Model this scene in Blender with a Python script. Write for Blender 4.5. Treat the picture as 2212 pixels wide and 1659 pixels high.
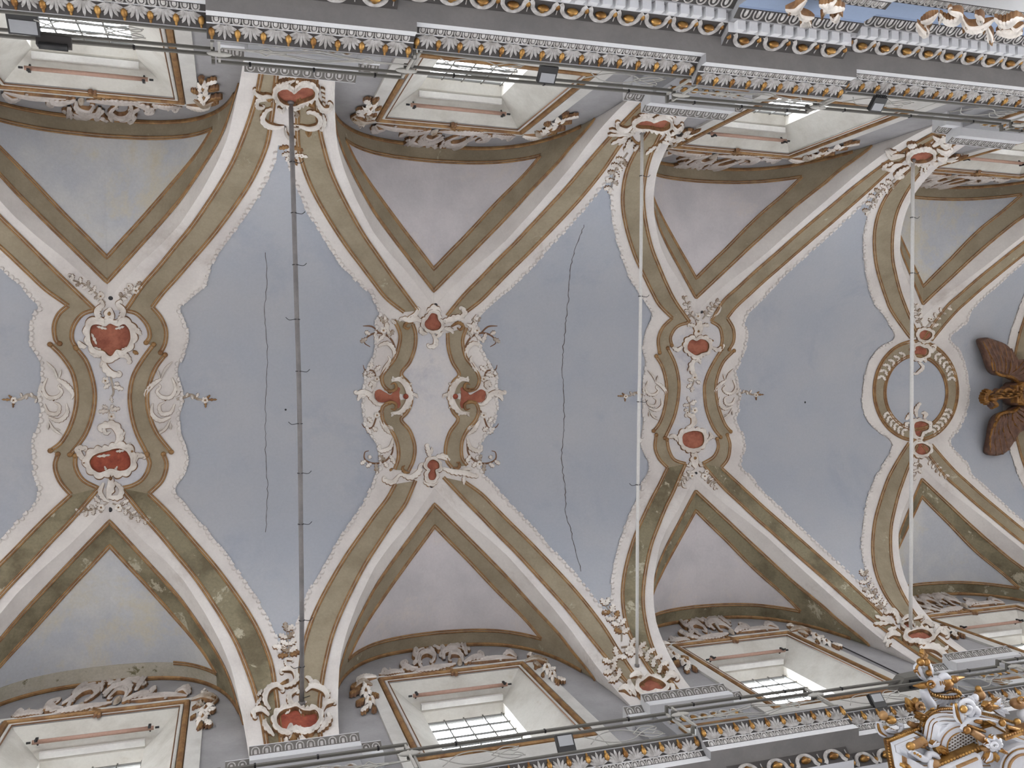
import bpy, math, random
import numpy as np
random.seed(7)
rng = np.random.RandomState(5)
for o in list(bpy.data.objects):
    bpy.data.objects.remove(o, do_unlink=True)
SC = bpy.context.scene
COL = SC.collection
pi = math.pi

# ------------------------------------------------------------------ camera
FPX = 1851.07
RV = np.array([0.0163, -0.3179, -0.0047])
CAM = np.array([2.149, -0.5579, 0.0])
def rodrigues(a):
    t = np.linalg.norm(a); k = a/t
    K = np.array([[0, -k[2], k[1]], [k[2], 0, -k[0]], [-k[1], k[0], 0]])
    return np.eye(3)+math.sin(t)*K+(1-math.cos(t))*K@K
ROT = rodrigues(RV)                       # rows: right, down, forward
cd = bpy.data.cameras.new('camera'); cam = bpy.data.objects.new('camera', cd); COL.objects.link(cam)
cd.sensor_fit = 'HORIZONTAL'; cd.sensor_width = 36.0; cd.lens = FPX*36.0/2212.0
cd.clip_start = 0.05; cd.clip_end = 500
import mathutils
M = mathutils.Matrix.Identity(4)
for i in range(3):
    M[i][0] = ROT[0][i]; M[i][1] = -ROT[1][i]; M[i][2] = -ROT[2][i]; M[i][3] = CAM[i]
cam.matrix_world = M
SC.camera = cam
# ------------------------------------------------------------------ light
w = bpy.data.worlds.new('overcast_sky'); SC.world = w; w.use_nodes = True
w.node_tree.nodes['Background'].inputs[0].default_value = (1.0, 1.0, 1.0, 1)
w.node_tree.nodes['Background'].inputs[1].default_value = 4.4
SC.view_settings.view_transform = 'Standard'
SC.view_settings.look = 'None'
SC.view_settings.exposure = 2.12
SC.view_settings.gamma = 1.0
SC.view_settings.use_curve_mapping = False
SC.cycles.max_bounces = 5
SC.cycles.diffuse_bounces = 4
SC.cycles.transparent_max_bounces = 8
SC.cycles.caustics_reflective = False
SC.cycles.caustics_refractive = False

# ------------------------------------------------------------------ materials
def mat(name, col, rough=0.85, metal=0.0, col2=None, scale=2.0, lo=0.4, hi=0.62, patch=None, pscale=1.3, plo=0.62, phi=0.68,
        fine=0.06, bump=0.0, dist=0.0):
    m = bpy.data.materials.new(name); m.use_nodes = True
    nt = m.node_tree; N = nt.nodes; L = nt.links
    b = N['Principled BSDF']; b.inputs['Roughness'].default_value = rough; b.inputs['Metallic'].default_value = metal
    c = (*col, 1)
    tc = N.new('ShaderNodeTexCoord')
    geo = N.new('ShaderNodeNewGeometry')
    def noise(s, det=6, r=0.6, dd=0.0):
        n = N.new('ShaderNodeTexNoise'); n.inputs['Scale'].default_value = s; n.inputs['Detail'].default_value = det
        n.inputs['Roughness'].default_value = r; n.inputs['Distortion'].default_value = dd
        L.new(geo.outputs['Position'], n.inputs['Vector']); return n
    def ramp(src, a, bb):
        r = N.new('ShaderNodeMapRange'); r.inputs[1].default_value = a; r.inputs[2].default_value = bb
        L.new(src, r.inputs[0]); return r.outputs[0]
    def mix(f, A, B, mode='MIX'):
        x = N.new('ShaderNodeMix'); x.data_type = 'RGBA'; x.blend_type = mode
        if isinstance(f, float): x.inputs[0].default_value = f
        else: L.new(f, x.inputs[0])
        for i, v in ((6, A), (7, B)):
            if isinstance(v, tuple): x.inputs[i].default_value = v
            else: L.new(v, x.inputs[i])
        return x.outputs[2]
    cur = c
    if col2 is not None:
        n = noise(scale, dd=dist)
        cur = mix(ramp(n.outputs[0], lo, hi), c, (*col2, 1))
    if patch is not None:
        n = noise(pscale, 9, 0.72, 0.3)
        cur = mix(ramp(n.outputs[0], plo, phi), cur, (*patch, 1))
    if fine > 0:
        n = noise(22, 5, 0.7)
        a = 1-fine*2
        g = N.new('ShaderNodeMapRange'); g.inputs[1].default_value = 0.3; g.inputs[2].default_value = 0.7
        g.inputs[3].default_value = a; g.inputs[4].default_value = 1+fine
        L.new(n.outputs[0], g.inputs[0])
        cc = N.new('ShaderNodeCombineColor')
        for i in range(3): L.new(g.outputs[0], cc.inputs[i])
        cur = mix(1.0, cur, cc.outputs[0], 'MULTIPLY')
    if isinstance(cur, tuple): b.inputs['Base Color'].default_value = cur
    else: L.new(cur, b.inputs['Base Color'])
    if bump > 0:
        n = noise(35, 4); bp = N.new('ShaderNodeBump'); bp.inputs['Strength'].default_value = bump; bp.inputs['Distance'].default_value = 0.01
        L.new(n.outputs[0], bp.inputs['Height']); L.new(bp.outputs[0], b.inputs['Normal'])
    return m
def sr(r, g, b):                       # sRGB 0..255 -> linear
    return tuple((x/255/12.92 if x/255 <= .04045 else ((x/255+.055)/1.055)**2.4) for x in (r, g, b))
MT = {}
MT['plaster'] = mat('plaster_warm_white', sr(224, 219, 214), col2=sr(208, 202, 198), scale=0.9, lo=.42, hi=.66, patch=sr(186, 176, 168), pscale=0.6, plo=.58, phi=.74, fine=.03)
MT['blue'] = mat('plaster_blue_grey', sr(170, 175, 184), col2=sr(179, 181, 186), scale=0.7, lo=.35, hi=.7, patch=sr(160, 166, 178), pscale=0.5, plo=.54, phi=.72, fine=.025)
MT['lun'] = mat('lunette_lilac_grey', sr(215, 210, 212), col2=sr(199, 196, 199), scale=0.9, lo=.4, hi=.65, patch=sr(220, 212, 208), pscale=0.8, plo=.56, phi=.7, fine=.03)
MT['cloud'] = mat('lunette_painted_sky', sr(190, 193, 199), col2=sr(206, 206, 205), scale=0.75, lo=.42, hi=.6, patch=sr(206, 200, 184), pscale=0.5, plo=.5, phi=.62, fine=.04)
MT['olive'] = mat('olive_band', sr(158, 146, 124), col2=sr(140, 128, 106), scale=1.6, lo=.4, hi=.65, patch=sr(182, 174, 152), pscale=1.7, plo=.63, phi=.67, fine=.06)
MT['olive_worn'] = mat('olive_band_worn', sr(140, 131, 106), col2=sr(108, 98, 76), scale=1.3, lo=.45, hi=.62, patch=sr(186, 178, 156), pscale=1.9, plo=.58, phi=.62, fine=.1)
MT['olive_pale'] = mat('olive_band_faded', sr(196, 190, 176), col2=sr(182, 176, 158), scale=2, patch=sr(118, 112, 84), pscale=2.6, plo=.6, phi=.64, fine=.08)
MT['gold'] = mat('dull_gilding', sr(160, 124, 80), rough=.5, metal=.3, col2=sr(128, 92, 58), scale=5, lo=.4, hi=.6, fine=.06)
MT['goldb'] = mat('bright_gilding', sr(172, 132, 72), rough=.36, metal=.65, col2=sr(118, 80, 38), scale=6, lo=.4, hi=.6, fine=.04)
MT['brown'] = mat('brown_line', sr(122, 88, 62), rough=.7, fine=.05)
MT['pale'] = mat('pale_grey_plaster', sr(200, 200, 204), col2=sr(214, 209, 206), scale=1.0, lo=.38, hi=.66, patch=sr(182, 182, 190), pscale=.8, plo=.55, phi=.7, fine=.03)
MT['edge'] = mat('tarnished_gilt_edge', sr(150, 112, 74), rough=.6, metal=.15, col2=sr(112, 80, 54), scale=6, lo=.4, hi=.6, fine=.08)
MT['cream'] = mat('cream_fillet', sr(202, 190, 172), fine=.04)
MT['stucco'] = mat('stucco_white', sr(238, 232, 224), col2=sr(212, 203, 193), scale=3, fine=.05)
MT['stuccog'] = mat('stucco_grey', sr(206, 198, 192), col2=sr(178, 168, 160), scale=3, fine=.05)
MT['leafg'] = mat('stucco_leaf_tinted', sr(186, 176, 164), col2=sr(150, 132, 112), scale=5, lo=.42, hi=.62, fine=.05)
MT['red'] = mat('red_field', sr(168, 104, 82), col2=sr(140, 80, 62), scale=4, lo=.4, hi=.62, fine=.1)
MT['redb'] = mat('red_field_deep', sr(164, 86, 62), col2=sr(134, 62, 46), scale=4, lo=.4, hi=.62, fine=.12)
MT['wallg'] = mat('wall_grey_lilac', sr(160, 158, 159), col2=sr(146, 144, 145), scale=1.2, fine=.03)
MT['walll'] = mat('wall_light', sr(205, 203, 198), col2=sr(190, 187, 182), scale=1.5, fine=.03)
MT['reveal'] = mat('window_reveal', sr(204, 201, 193), col2=sr(188, 184, 175), scale=1.6, lo=.45, hi=.65, patch=sr(182, 174, 158), pscale=2.2, plo=.62, phi=.75, fine=.03)
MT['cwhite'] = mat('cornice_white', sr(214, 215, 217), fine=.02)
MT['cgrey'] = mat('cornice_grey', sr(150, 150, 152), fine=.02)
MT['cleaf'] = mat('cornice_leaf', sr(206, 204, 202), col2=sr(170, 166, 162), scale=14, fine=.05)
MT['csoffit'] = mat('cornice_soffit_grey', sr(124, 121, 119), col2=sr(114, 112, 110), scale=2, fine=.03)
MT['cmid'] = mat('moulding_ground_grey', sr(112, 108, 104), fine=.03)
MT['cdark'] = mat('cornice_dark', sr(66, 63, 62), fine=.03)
MT['cblue'] = mat('frieze_blue', sr(142, 158, 184), fine=.02)
MT['iron'] = mat('railing_iron', sr(104, 102, 96), rough=.6, fine=.05)
MT['ironl'] = mat('railing_scroll_iron', sr(176, 174, 168), rough=.6, fine=.05)
MT['black'] = mat('black_metal', sr(24, 24, 26), rough=.5, fine=0)
MT['rod'] = mat('painted_iron_rod', sr(126, 122, 121), rough=.6, col2=sr(106, 103, 103), scale=3, fine=.05)
MT['rodl'] = mat('pale_painted_rod', sr(206, 204, 200), rough=.6, fine=.04)
MT['copper'] = mat('roller_pipe', sr(176, 142, 126), rough=.5, fine=.06)
MT['lens'] = mat('lamp_lens', sr(150, 152, 156), rough=.25, fine=.02)
MT['crack'] = mat('crack_dark', sr(98, 90, 88), fine=.05)
MT['wood'] = mat('eagle_wood', sr(116, 84, 66), rough=.5, col2=sr(84, 58, 46), scale=8, fine=.08)
MT['woodg'] = mat('eagle_gilt', sr(170, 122, 60), rough=.4, metal=.4, col2=sr(110, 72, 36), scale=9, fine=.05)
MT['owhite'] = mat('organ_white', sr(206, 208, 214), rough=.5, fine=.03)
MT['floor'] = mat('stone_floor', sr(84, 83, 84), rough=.7, col2=sr(76, 75, 76), scale=.4, fine=.04)
mg = bpy.data.materials.new('window_glass'); mg.use_nodes = True
nt = mg.node_tree; nt.nodes.remove(nt.nodes['Principled BSDF'])
tr = nt.nodes.new('ShaderNodeBsdfTransparent'); tr.inputs[0].default_value = (.93, .96, 1, 1)
gl = nt.nodes.new('ShaderNodeBsdfGlossy'); gl.inputs['Roughness'].default_value = .08
mx = nt.nodes.new('ShaderNodeMixShader'); mx.inputs[0].default_value = .06
nt.links.new(tr.outputs[0], mx.inputs[1]); nt.links.new(gl.outputs[0], mx.inputs[2])
nt.links.new(mx.outputs[0], nt.nodes['Material Output'].inputs[0])
MT['glass'] = mg

# ------------------------------------------------------------------ object helpers
def arr(v): return np.asarray(v, dtype=float)
def setp(o, label=None, cat=None, group=None, kind=None):
    if label: o['label'] = label
    if cat: o['category'] = cat
    if group: o['group'] = group
    if kind: o['kind'] = kind
    return o
def mesh(name, V, F, mats, fm=None, smooth=False):
    me = bpy.data.meshes.new(name)
    me.from_pydata([tuple(map(float, v)) for v in V], [], [tuple(map(int, f)) for f in F])
    for m in (mats if isinstance(mats, (list, tuple)) else [mats]): me.materials.append(MT[m] if isinstance(m, str) else m)
    if fm is not None: me.polygons.foreach_set('material_index', np.asarray(fm, dtype=np.int32))
    if smooth: me.polygons.foreach_set('use_smooth', np.ones(len(me.polygons), dtype=bool))
    me.update()
    return me
def put(name, me, parent=None, loc=(0, 0, 0), rot=(0, 0, 0), scale=(1, 1, 1)):
    o = bpy.data.objects.new(name, me); COL.objects.link(o)
    if parent is not None: o.parent = parent
    o.location = loc; o.rotation_euler = rot; o.scale = scale
    return o
def mk(name, V, F, mats, parent=None, fm=None, smooth=False, origin=None):
    """mesh given in world coordinates; sits under parent (an unrotated empty) or gets its own origin"""
    V = arr(V)
    if parent is not None: o0 = arr(parent.location)
    else: o0 = arr(origin) if origin is not None else V.mean(0)
    me = mesh(name, V-o0, F, mats, fm, smooth)
    return put(name, me, parent, (0, 0, 0) if parent is not None else tuple(o0))
def thing(name, label, cat, loc, group=None):
    o = bpy.data.objects.new(name, None); COL.objects.link(o); o.location = tuple(map(float, loc))
    o.empty_display_size = .1
    return setp(o, label, cat, group)
class MB:
    def __init__(s): s.V = []; s.F = []; s.M = []
    def add(s, V, F, m=0):
        n = len(s.V); s.V += [tuple(v) for v in V]; s.F += [tuple(i+n for i in f) for f in F]; s.M += [m]*len(F) if isinstance(m, int) else list(m)
        return s
    def box(s, a, b, m=0):
        (x0, y0, z0), (x1, y1, z1) = a, b
        V = [(x0, y0, z0), (x1, y0, z0), (x1, y1, z0), (x0, y1, z0), (x0, y0, z1), (x1, y0, z1), (x1, y1, z1), (x0, y1, z1)]
        return s.add(V, [(0, 3, 2, 1), (4, 5, 6, 7), (0, 1, 5, 4), (1, 2, 6, 5), (2, 3, 7, 6), (3, 0, 4, 7)], m)
    def tube(s, P, r, n=6, m=0, caps=True):
        P = arr(P); k = len(P); r = np.broadcast_to(arr(r), (k,))
        T = np.gradient(P, axis=0); T /= np.linalg.norm(T, axis=1)[:, None]+1e-12
        u = arr((0, 0, 1.)) if abs(T[0][2]) < .9 else arr((1., 0, 0))
        V = []
        for i in range(k):
            a = np.cross(T[i], u); a /= np.linalg.norm(a)+1e-12; b = np.cross(T[i], a); u = -b if False else u
            for j in range(n):
                t = 2*pi*j/n; V.append(P[i]+r[i]*(math.cos(t)*a+math.sin(t)*b))
        F = [(i*n+j, i*n+(j+1) % n, (i+1)*n+(j+1) % n, (i+1)*n+j) for i in range(k-1) for j in range(n)]
        if caps: F += [tuple(range(n))[::-1], tuple((k-1)*n+j for j in range(n))]
        return s.add(V, F, m)
    def ellipsoid(s, c, r, nu=10, nv=6, m=0, rot=None):
        V = []; F = []
        for i in range(nv+1):
            ph = -pi/2+pi*i/nv
            for j in range(nu):
                t = 2*pi*j/nu; q = arr((math.cos(ph)*math.cos(t)*r[0], math.cos(ph)*math.sin(t)*r[1], math.sin(ph)*r[2]))
                if rot is not None: q = rot@q
                V.append(q+arr(c))
        for i in range(nv):
            for j in range(nu): F.append((i*nu+j, i*nu+(j+1) % nu, (i+1)*nu+(j+1) % nu, (i+1)*nu+j))
        return s.add(V, F, m)
    def extrude_x(s, prof, x0, x1, m=0, caps=True):
        """prof: list of (y,z) closed polygon"""
        k = len(prof); V = [(x0, y, z) for y, z in prof]+[(x1, y, z) for y, z in prof]
        F = [(i, (i+1) % k, k+(i+1) % k, k+i) for i in range(k)]
        mm = list(m) if not isinstance(m, int) else [m]*k
        if caps: F += [tuple(range(k))[::-1], tuple(range(k, 2*k))]; mm += [mm[0], mm[0]]
        return s.add(V, F, mm)
    def mesh(s, name, mats, smooth=False): return mesh(name, s.V, s.F, mats, s.M, smooth)
    def obj(s, name, mats, parent=None, smooth=False, origin=None): return mk(name, s.V, s.F, mats, parent, s.M, smooth, origin)

# ------------------------------------------------------------------ the vault as a surface over the plan
ZS = 12.0; RAD = 5.0
BX = arr([-5.9, 0.098, 5.9986, 11.886, 18.12, 24.1])      # bay centres
RL = arr([1.0, 1.0, 1.0, .97, 1.04, 1.0]); RR = arr([1.0, .965, 1.0, 1.035, 1.0, 1.0])
PX = [-2.9, 3.1, 9.0, 15.0, 21.1]                          # piers
HALF = 2.37
GX = [0, .3, .6, 1.0, 1.3, 1.68, 1.95, 2.12, 2.25, 2.34, 2.37]
GY = [1.8, 2.14, 2.45, 2.8, 3.1, 3.6, 4.0, 4.3, 4.68, 4.93, 5.0]
def arch_z(d):
    q = np.clip(d/HALF, 0, 1); return 12.2+4.4*(1-q**3)**(1/3)
def local(x):
    x = np.asarray(x, float); k = np.argmin(np.abs(x[..., None]-BX), axis=-1); dx = x-BX[k]
    return k, np.where(dx > 0, dx/RR[k], dx/RL[k])
def H(x, y):
    y = np.abs(np.asarray(y, float)); k, d = local(x); d = np.abs(d)
    yg = np.interp(d, GX, GY); zb = ZS+np.sqrt(np.maximum(RAD**2-y*y, 0))
    zg = ZS+np.sqrt(np.maximum(RAD**2-yg*yg, 0))
    t = np.clip((y-yg)/np.maximum(5-yg, 1e-6), 0, 1)
    return np.where((d < HALF) & (y > yg), zg+(arch_z(d)-zg)*t, zb)
def normal(x, y):
    x = np.asarray(x, float); y = np.asarray(y, float); e = .004
    yc = np.clip(y, -4.985, 4.985)
    gx = (H(x+e, yc)-H(x-e, yc))/(2*e); gy = (H(x, yc+e)-H(x, yc-e))/(2*e)
    n = np.stack([gx, gy, -np.ones_like(gx)], -1); return n/np.linalg.norm(n, axis=-1)[..., None]
def surf(P, h=0.0):
    """plan points (n,2) -> points on the vault, h metres into the room"""
    P = arr(P).reshape(-1, 2); x = P[:, 0]; y = np.clip(P[:, 1], -4.999, 4.999)
    n = normal(x, y); return np.stack([x, y, H(x, y)], 1)+n*np.asarray(h, float).reshape(-1, 1)
def rays(uv):
    uv = arr(uv).reshape(-1, 2)
    d = np.stack([(uv[:, 0]-1106)/FPX, (uv[:, 1]-829.5)/FPX, np.ones(len(uv))], 1)@ROT
    return d/d[:, 2:]
def hit_vault(uv):
    d = rays(uv); z = np.linspace(11.5, 17.05, 300)
    X = CAM[0]+d[:, :1]*z; Y = CAM[1]+d[:, 1:2]*z
    ab = (z[None] >= H(X, Y)) | (np.abs(Y) >= 5); k = np.argmax(ab, 1); hi = z[k].copy(); lo = z[np.maximum(k-1, 0)].copy()
    for _ in range(22):
        m = (lo+hi)/2; x = CAM[0]+d[:, 0]*m; y = CAM[1]+d[:, 1]*m
        a = (m >= H(x, y)) | (np.abs(y) >= 5); hi = np.where(a, m, hi); lo = np.where(a, lo, m)
    return np.stack([CAM[0]+d[:, 0]*hi, CAM[1]+d[:, 1]*hi, hi], 1)
def hit_y(uv, y):
    d = rays(uv); t = (y-CAM[1])/d[:, 1]; return CAM+d*t[:, None]
def hit_z(uv, z):
    d = rays(uv); return CAM+d*z
def plan(l, o=(0, 0), s=1.0):
    """traced outline -> plan coordinates on the vault"""
    a = arr(l).reshape(-1, 2)/s+arr(o); return hit_vault(a)[:, :2]
def spline(P, n=8, closed=False):
    P = arr(P)
    if len(P) < 3 and not closed:
        t = np.linspace(0, 1, n+1)[:, None]; return P[0]+(P[-1]-P[0])*t
    Q = np.vstack([P[-1], P, P[0], P[1]]) if closed else np.vstack([2*P[0]-P[1], P, 2*P[-1]-P[-2]])
    out = []
    for i in range(len(Q)-3):
        a, b, c, d = Q[i:i+4]; t = np.linspace(0, 1, n, endpoint=False)[:, None]
        out.append(.5*((2*b)+(c-a)*t+(2*a-5*b+4*c-d)*t**2+(3*b-a-3*c+d)*t**3))
    out = np.vstack(out)
    return out if closed else np.vstack([out, P[-1]])
def resample(P, n):
    P = arr(P); s = np.concatenate([[0], np.cumsum(np.linalg.norm(np.diff(P, axis=0), axis=1))])
    t = np.linspace(0, s[-1], n); return np.stack([np.interp(t, s, P[:, i]) for i in range(P.shape[1])], 1)
# ------------------------------------------------------------------ shell of the nave
fl = mk('floor', [(-60, -60, -1.6), (70, -60, -1.6), (70, 60, -1.6), (-60, 60, -1.6)], [(0, 1, 2, 3)], 'floor')
setp(fl, 'pale stone floor of the nave far below the vault', 'floor', kind='structure')
XA, XB = -9.0, 24.0
DD = np.concatenate([np.arange(0, 2.0, .06), [2.0, 2.05, 2.1, 2.15, 2.19, 2.22, 2.25, 2.275, 2.3, 2.32, 2.34, 2.352, 2.362, 2.3695, 2.3705, 2.5, 2.65, 2.8, 2.95]])
xs = np.concatenate([np.concatenate([BX[k]-DD*RL[k], BX[k]+DD*RR[k]]) for k in range(len(BX))]+[[XA, XB]])
xs = np.unique(np.round(xs[(xs >= XA) & (xs <= XB)], 4))
# every column runs ridge -> groin -> wall, so that the groins are clean edges of the mesh
_, dl = local(xs); ygr = np.where(np.abs(dl) < HALF, np.interp(np.abs(dl), GX, GY), 4.9998)
N1, N2 = 44, 18
th = np.linspace(0, 1, N1)[None, :]*np.arcsin(np.minimum(ygr/5, 1))[:, None]
yb = np.concatenate([5*np.sin(th), ygr[:, None]+(5-ygr)[:, None]*np.linspace(0, 1, N2+1)[None, 1:]], 1)
gy = np.concatenate([-yb[:, ::-1], yb[:, 1:]], 1); NX, NY = gy.shape
gx = np.repeat(xs[:, None], NY, 1); gz = H(gx, np.clip(gy, -5, 5))
V = np.stack([gx, gy, gz], -1).reshape(-1, 3)
F = [(i*NY+j, i*NY+j+1, (i+1)*NY+j+1, (i+1)*NY+j) for i in range(NX-1) for j in range(NY-1)]
# thickness above, so that the vault is a shell and no daylight leaks along its edge
V2 = V+arr((0, 0, .25)); n0 = len(V)
Fb = [tuple(v+n0 for v in f[::-1]) for f in F]
CEIL = mk('ceiling', np.vstack([V, V2]), F+Fb, 'plaster', origin=(9, 0, 12))
setp(CEIL, 'baroque barrel vault with pointed window lunettes in worn white plaster', 'ceiling', kind='structure')

def part(name, V, F, mats, fm=None, smooth=False, parent=None, kind=None, label=None):
    o = mk(name, V, F, mats, parent or CEIL, fm, smooth)
    if kind: o['kind'] = kind
    if label: o['label'] = label
    return o
def ribbon(A, B, t=.012, nc=6, mats='olive', name='olive_band', sub=.04):
    """a slightly raised sheet on the vault between two plan outlines"""
    A = arr(A); B = arr(B); n = max(3, int(max(np.linalg.norm(np.diff(A, axis=0), axis=1).sum(), np.linalg.norm(np.diff(B, axis=0), axis=1).sum())/sub))
    n = min(n, 160)
    A = resample(A, n); B = resample(B, n)
    w = np.linspace(0, 1, nc+1)
    G = A[:, None]*(1-w)[None, :, None]+B[:, None]*w[None, :, None]
    top = surf(G.reshape(-1, 2), t); m = nc+1
    F = [(i*m+j, (i+1)*m+j, (i+1)*m+j+1, i*m+j+1) for i in range(n-1) for j in range(nc)]
    rim = [i*m for i in range(n)]+[(n-1)*m+j for j in range(1, m)]+[i*m+nc for i in range(n-2, -1, -1)]+[j for j in range(nc-1, 0, -1)]
    low = surf(G.reshape(-1, 2)[rim], -.01); k = len(rim); b = len(top)
    F += [(rim[i], rim[(i+1) % k], b+(i+1) % k, b+i) for i in range(k)]
    return part(name, np.vstack([top, low]), F, mats)
def frames(P2, h=0.0):
    P = surf(P2, h); n = normal(P2[:, 0], np.clip(P2[:, 1], -4.985, 4.985)); T = np.gradient(P, axis=0)
    T /= np.linalg.norm(T, axis=1)[:, None]+1e-12; b = np.cross(n, T); b /= np.linalg.norm(b, axis=1)[:, None]+1e-12
    return P, n, b
def moulding(polys, r=.017, gap=.021, name='gilded_moulding', sub=.05, mats=('gold', 'cream')):
    """two fine half-round gilded beads with a cream fillet between, following plan outlines"""
    mb = MB()
    for P2 in (polys if isinstance(polys, list) else [polys]):
        P2 = arr(P2); L = np.linalg.norm(np.diff(P2, axis=0), axis=1).sum(); n = max(4, min(260, int(L/sub)+2))
        P2 = resample(P2, n); P, nn, b = frames(P2, .01)
        for off in (-gap, gap):
            V = []
            for a in (0, 45, 90, 135, 180):
                a = math.radians(a); V.append(P+b*(off+r*math.cos(a))+nn*(r*1.25*math.sin(a)))
            V = np.stack(V, 1).reshape(-1, 3)
            mb.add(V, [(i*5+j, i*5+j+1, (i+1)*5+j+1, (i+1)*5+j) for i in range(n-1) for j in range(4)], 0)
        V = np.stack([P+b*-gap+nn*.006, P+b*gap+nn*.006], 1).reshape(-1, 3)
        mb.add(V, [(i*2, i*2+1, i*2+3, i*2+2) for i in range(n-1)], 1)
    return mb.obj(name, mats, CEIL, smooth=True)
def curve(l, o, s, n=5): return plan(spline(l, n), o, s)

# --- lunettes: olive triangle, wall-arch band and grey field
VO = arr([(0, 2.12), (.45, 2.6), (.87, 3.05), (1.3, 3.52), (1.67, 3.98), (2.0, 4.4), (2.17, 4.7), (2.27, 4.9), (2.31, 4.985)])
VI = arr([(0, 2.55), (.3, 2.88), (.6, 3.2), (1.15, 3.82), (1.6, 4.31), (1.87, 4.67)])
vo = spline(VO, 5); vi = spline(VI, 6)
for k in range(1, 5):
    for sy in (-1, 1):
        def bl(P):                                  # bay-local (dx,|y|) -> plan
            P = arr(P); return np.stack([BX[k]+np.where(P[:, 0] > 0, P[:, 0]*RR[k], P[:, 0]*RL[k]), sy*P[:, 1]], 1)
        worn = 'olive_worn' if (k in (1, 4) and sy == 1) or (k == 3 and sy == 1) else 'olive'
        mir = arr((-1, 1))
        for sx in (-1, 1):
            a = vo[vo[:, 0] <= 1.87]*arr((sx, 1)); b = vi*arr((sx, 1))
            ribbon(bl(a), bl(b), mats=worn)
            a2 = vo[vo[:, 0] > 1.80]*arr((sx, 1)); b2 = np.stack([a2[:, 0], np.full(len(a2), 4.99)], 1)
            ribbon(bl(a2), bl(b2), mats=worn, nc=3)
        dxs = np.linspace(-1.87, 1.87, 60)
        if not (k == 1 and sy == 1):
            ribbon(bl(np.stack([dxs, 0*dxs+4.675], 1)), bl(np.stack([dxs, 0*dxs+4.99], 1)), mats=worn, nc=3)
        else:
            ribbon(bl(np.stack([dxs, 0*dxs+4.675], 1)), bl(np.stack([dxs, 0*dxs+4.99], 1)), mats='olive_pale', nc=3)
        full = np.vstack([(vo*mir)[::-1], vo[1:]]); moulding(bl(full))
        VIs = np.vstack([(vi*mir)[::-1], vi[1:]]); vil = np.vstack([vi[-1:], vi[-1:]])
        moulding(bl(VIs))
        if k == 1 and sy == 1: moulding(bl(np.stack([np.linspace(1.1, 1.87, 20), np.full(20, 4.675)], 1)))
        else: moulding(bl(np.stack([dxs, 0*dxs+4.675], 1)))
        d2 = np.linspace(-2.25, 2.25, 80); moulding(bl(np.stack([d2, 0*d2+4.965], 1)), r=.026, gap=.012)
        d3 = np.linspace(-1.84, 1.84, 61); yy = np.interp(np.abs(d3), vi[:, 0], vi[:, 1])
        ribbon(bl(np.stack([d3, yy+.01], 1)), bl(np.stack([d3, np.full(61, 4.67)], 1)), t=.004, nc=14,
               mats='cloud' if k in (1, 4) else 'lun', name='lunette_field')

# --- ribs on the barrel and the shaped bands along the ridge
RO = arr([(2.83, 4.995), (2.82, 4.75), (2.80, 4.54), (2.73, 4.21), (2.45, 3.7), (1.9, 3.0), (1.45, 2.5), (1.2, 2.22), (.95, 1.95)])
RI = arr([(2.63, 4.995), (2.58, 4.8), (2.51, 4.62), (2.36, 4.31), (2.11, 3.88), (1.55, 3.14), (1.2, 2.74), (.88, 2.37), (.6, 2.06)])
Z5 = ((0, 540), 2.675); Z6 = ((700, 600), 3.317); Z7 = ((1300, 620), 3.4565); Z8 = ((1760, 600), 3.318)
CEN = {}
# per bay: zoom frame, then for each side the outer and inner pieces from top to bottom (first/last piece start and end on the cusps)
CEN[1] = (Z5, {
 1: [([(880, 330), (930, 390), (958, 460), (955, 535), (928, 592)], [(725, 350), (790, 368), (848, 430), (866, 495), (845, 535)]),
     ([(955, 605), (900, 680), (862, 775), (850, 870), (868, 970), (910, 1065), (990, 1168)], [(888, 545), (822, 635), (770, 730), (750, 840), (760, 950), (790, 1060), (850, 1180)]),
     ([(945, 1180), (963, 1245), (935, 1335), (860, 1410)], [(850, 1188), (865, 1240), (830, 1318), (770, 1360), (700, 1378)])],
 -1: [([(395, 320), (340, 370), (313, 440), (322, 520), (346, 540)], [(550, 345), (475, 372), (425, 440), (415, 510), (438, 562)]),
      ([(290, 545), (355, 610), (415, 700), (440, 800), (440, 900), (410, 1010), (355, 1110), (292, 1160)], [(442, 568), (500, 645), (538, 760), (548, 860), (530, 970), (485, 1080), (405, 1183)]),
      ([(335, 1180), (318, 1250), (345, 1335), (410, 1415)], [(435, 1190), (438, 1258), (480, 1330), (570, 1378)])]})
CEN[3] = (Z7, {
 1: [([(935, 230), (980, 310), (983, 400), (950, 465)], [(815, 255), (878, 300), (897, 380), (890, 440)]),
     ([(985, 475), (905, 560), (858, 680), (850, 780), (870, 900), (915, 1020), (960, 1080)], [(895, 462), (815, 595), (772, 700), (765, 790), (780, 920), (828, 1045), (885, 1122)]),
     ([(935, 1105), (955, 1180), (940, 1280), (890, 1350)], [(858, 1135), (867, 1200), (832, 1270), (750, 1320)])],
 -1: [([(525, 230), (455, 300), (420, 390), (430, 490)], [(655, 260), (560, 295), (512, 370), (520, 435)]),
      ([(405, 515), (450, 595), (478, 700), (482, 800), (462, 930), (425, 1025), (385, 1075)], [(490, 455), (545, 570), (573, 700), (570, 820), (545, 950), (510, 1040), (468, 1128)]),
      ([(405, 1105), (396, 1200), (428, 1285), (490, 1350)], [(485, 1140), (500, 1220), (540, 1290), (625, 1320)])]})
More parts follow.
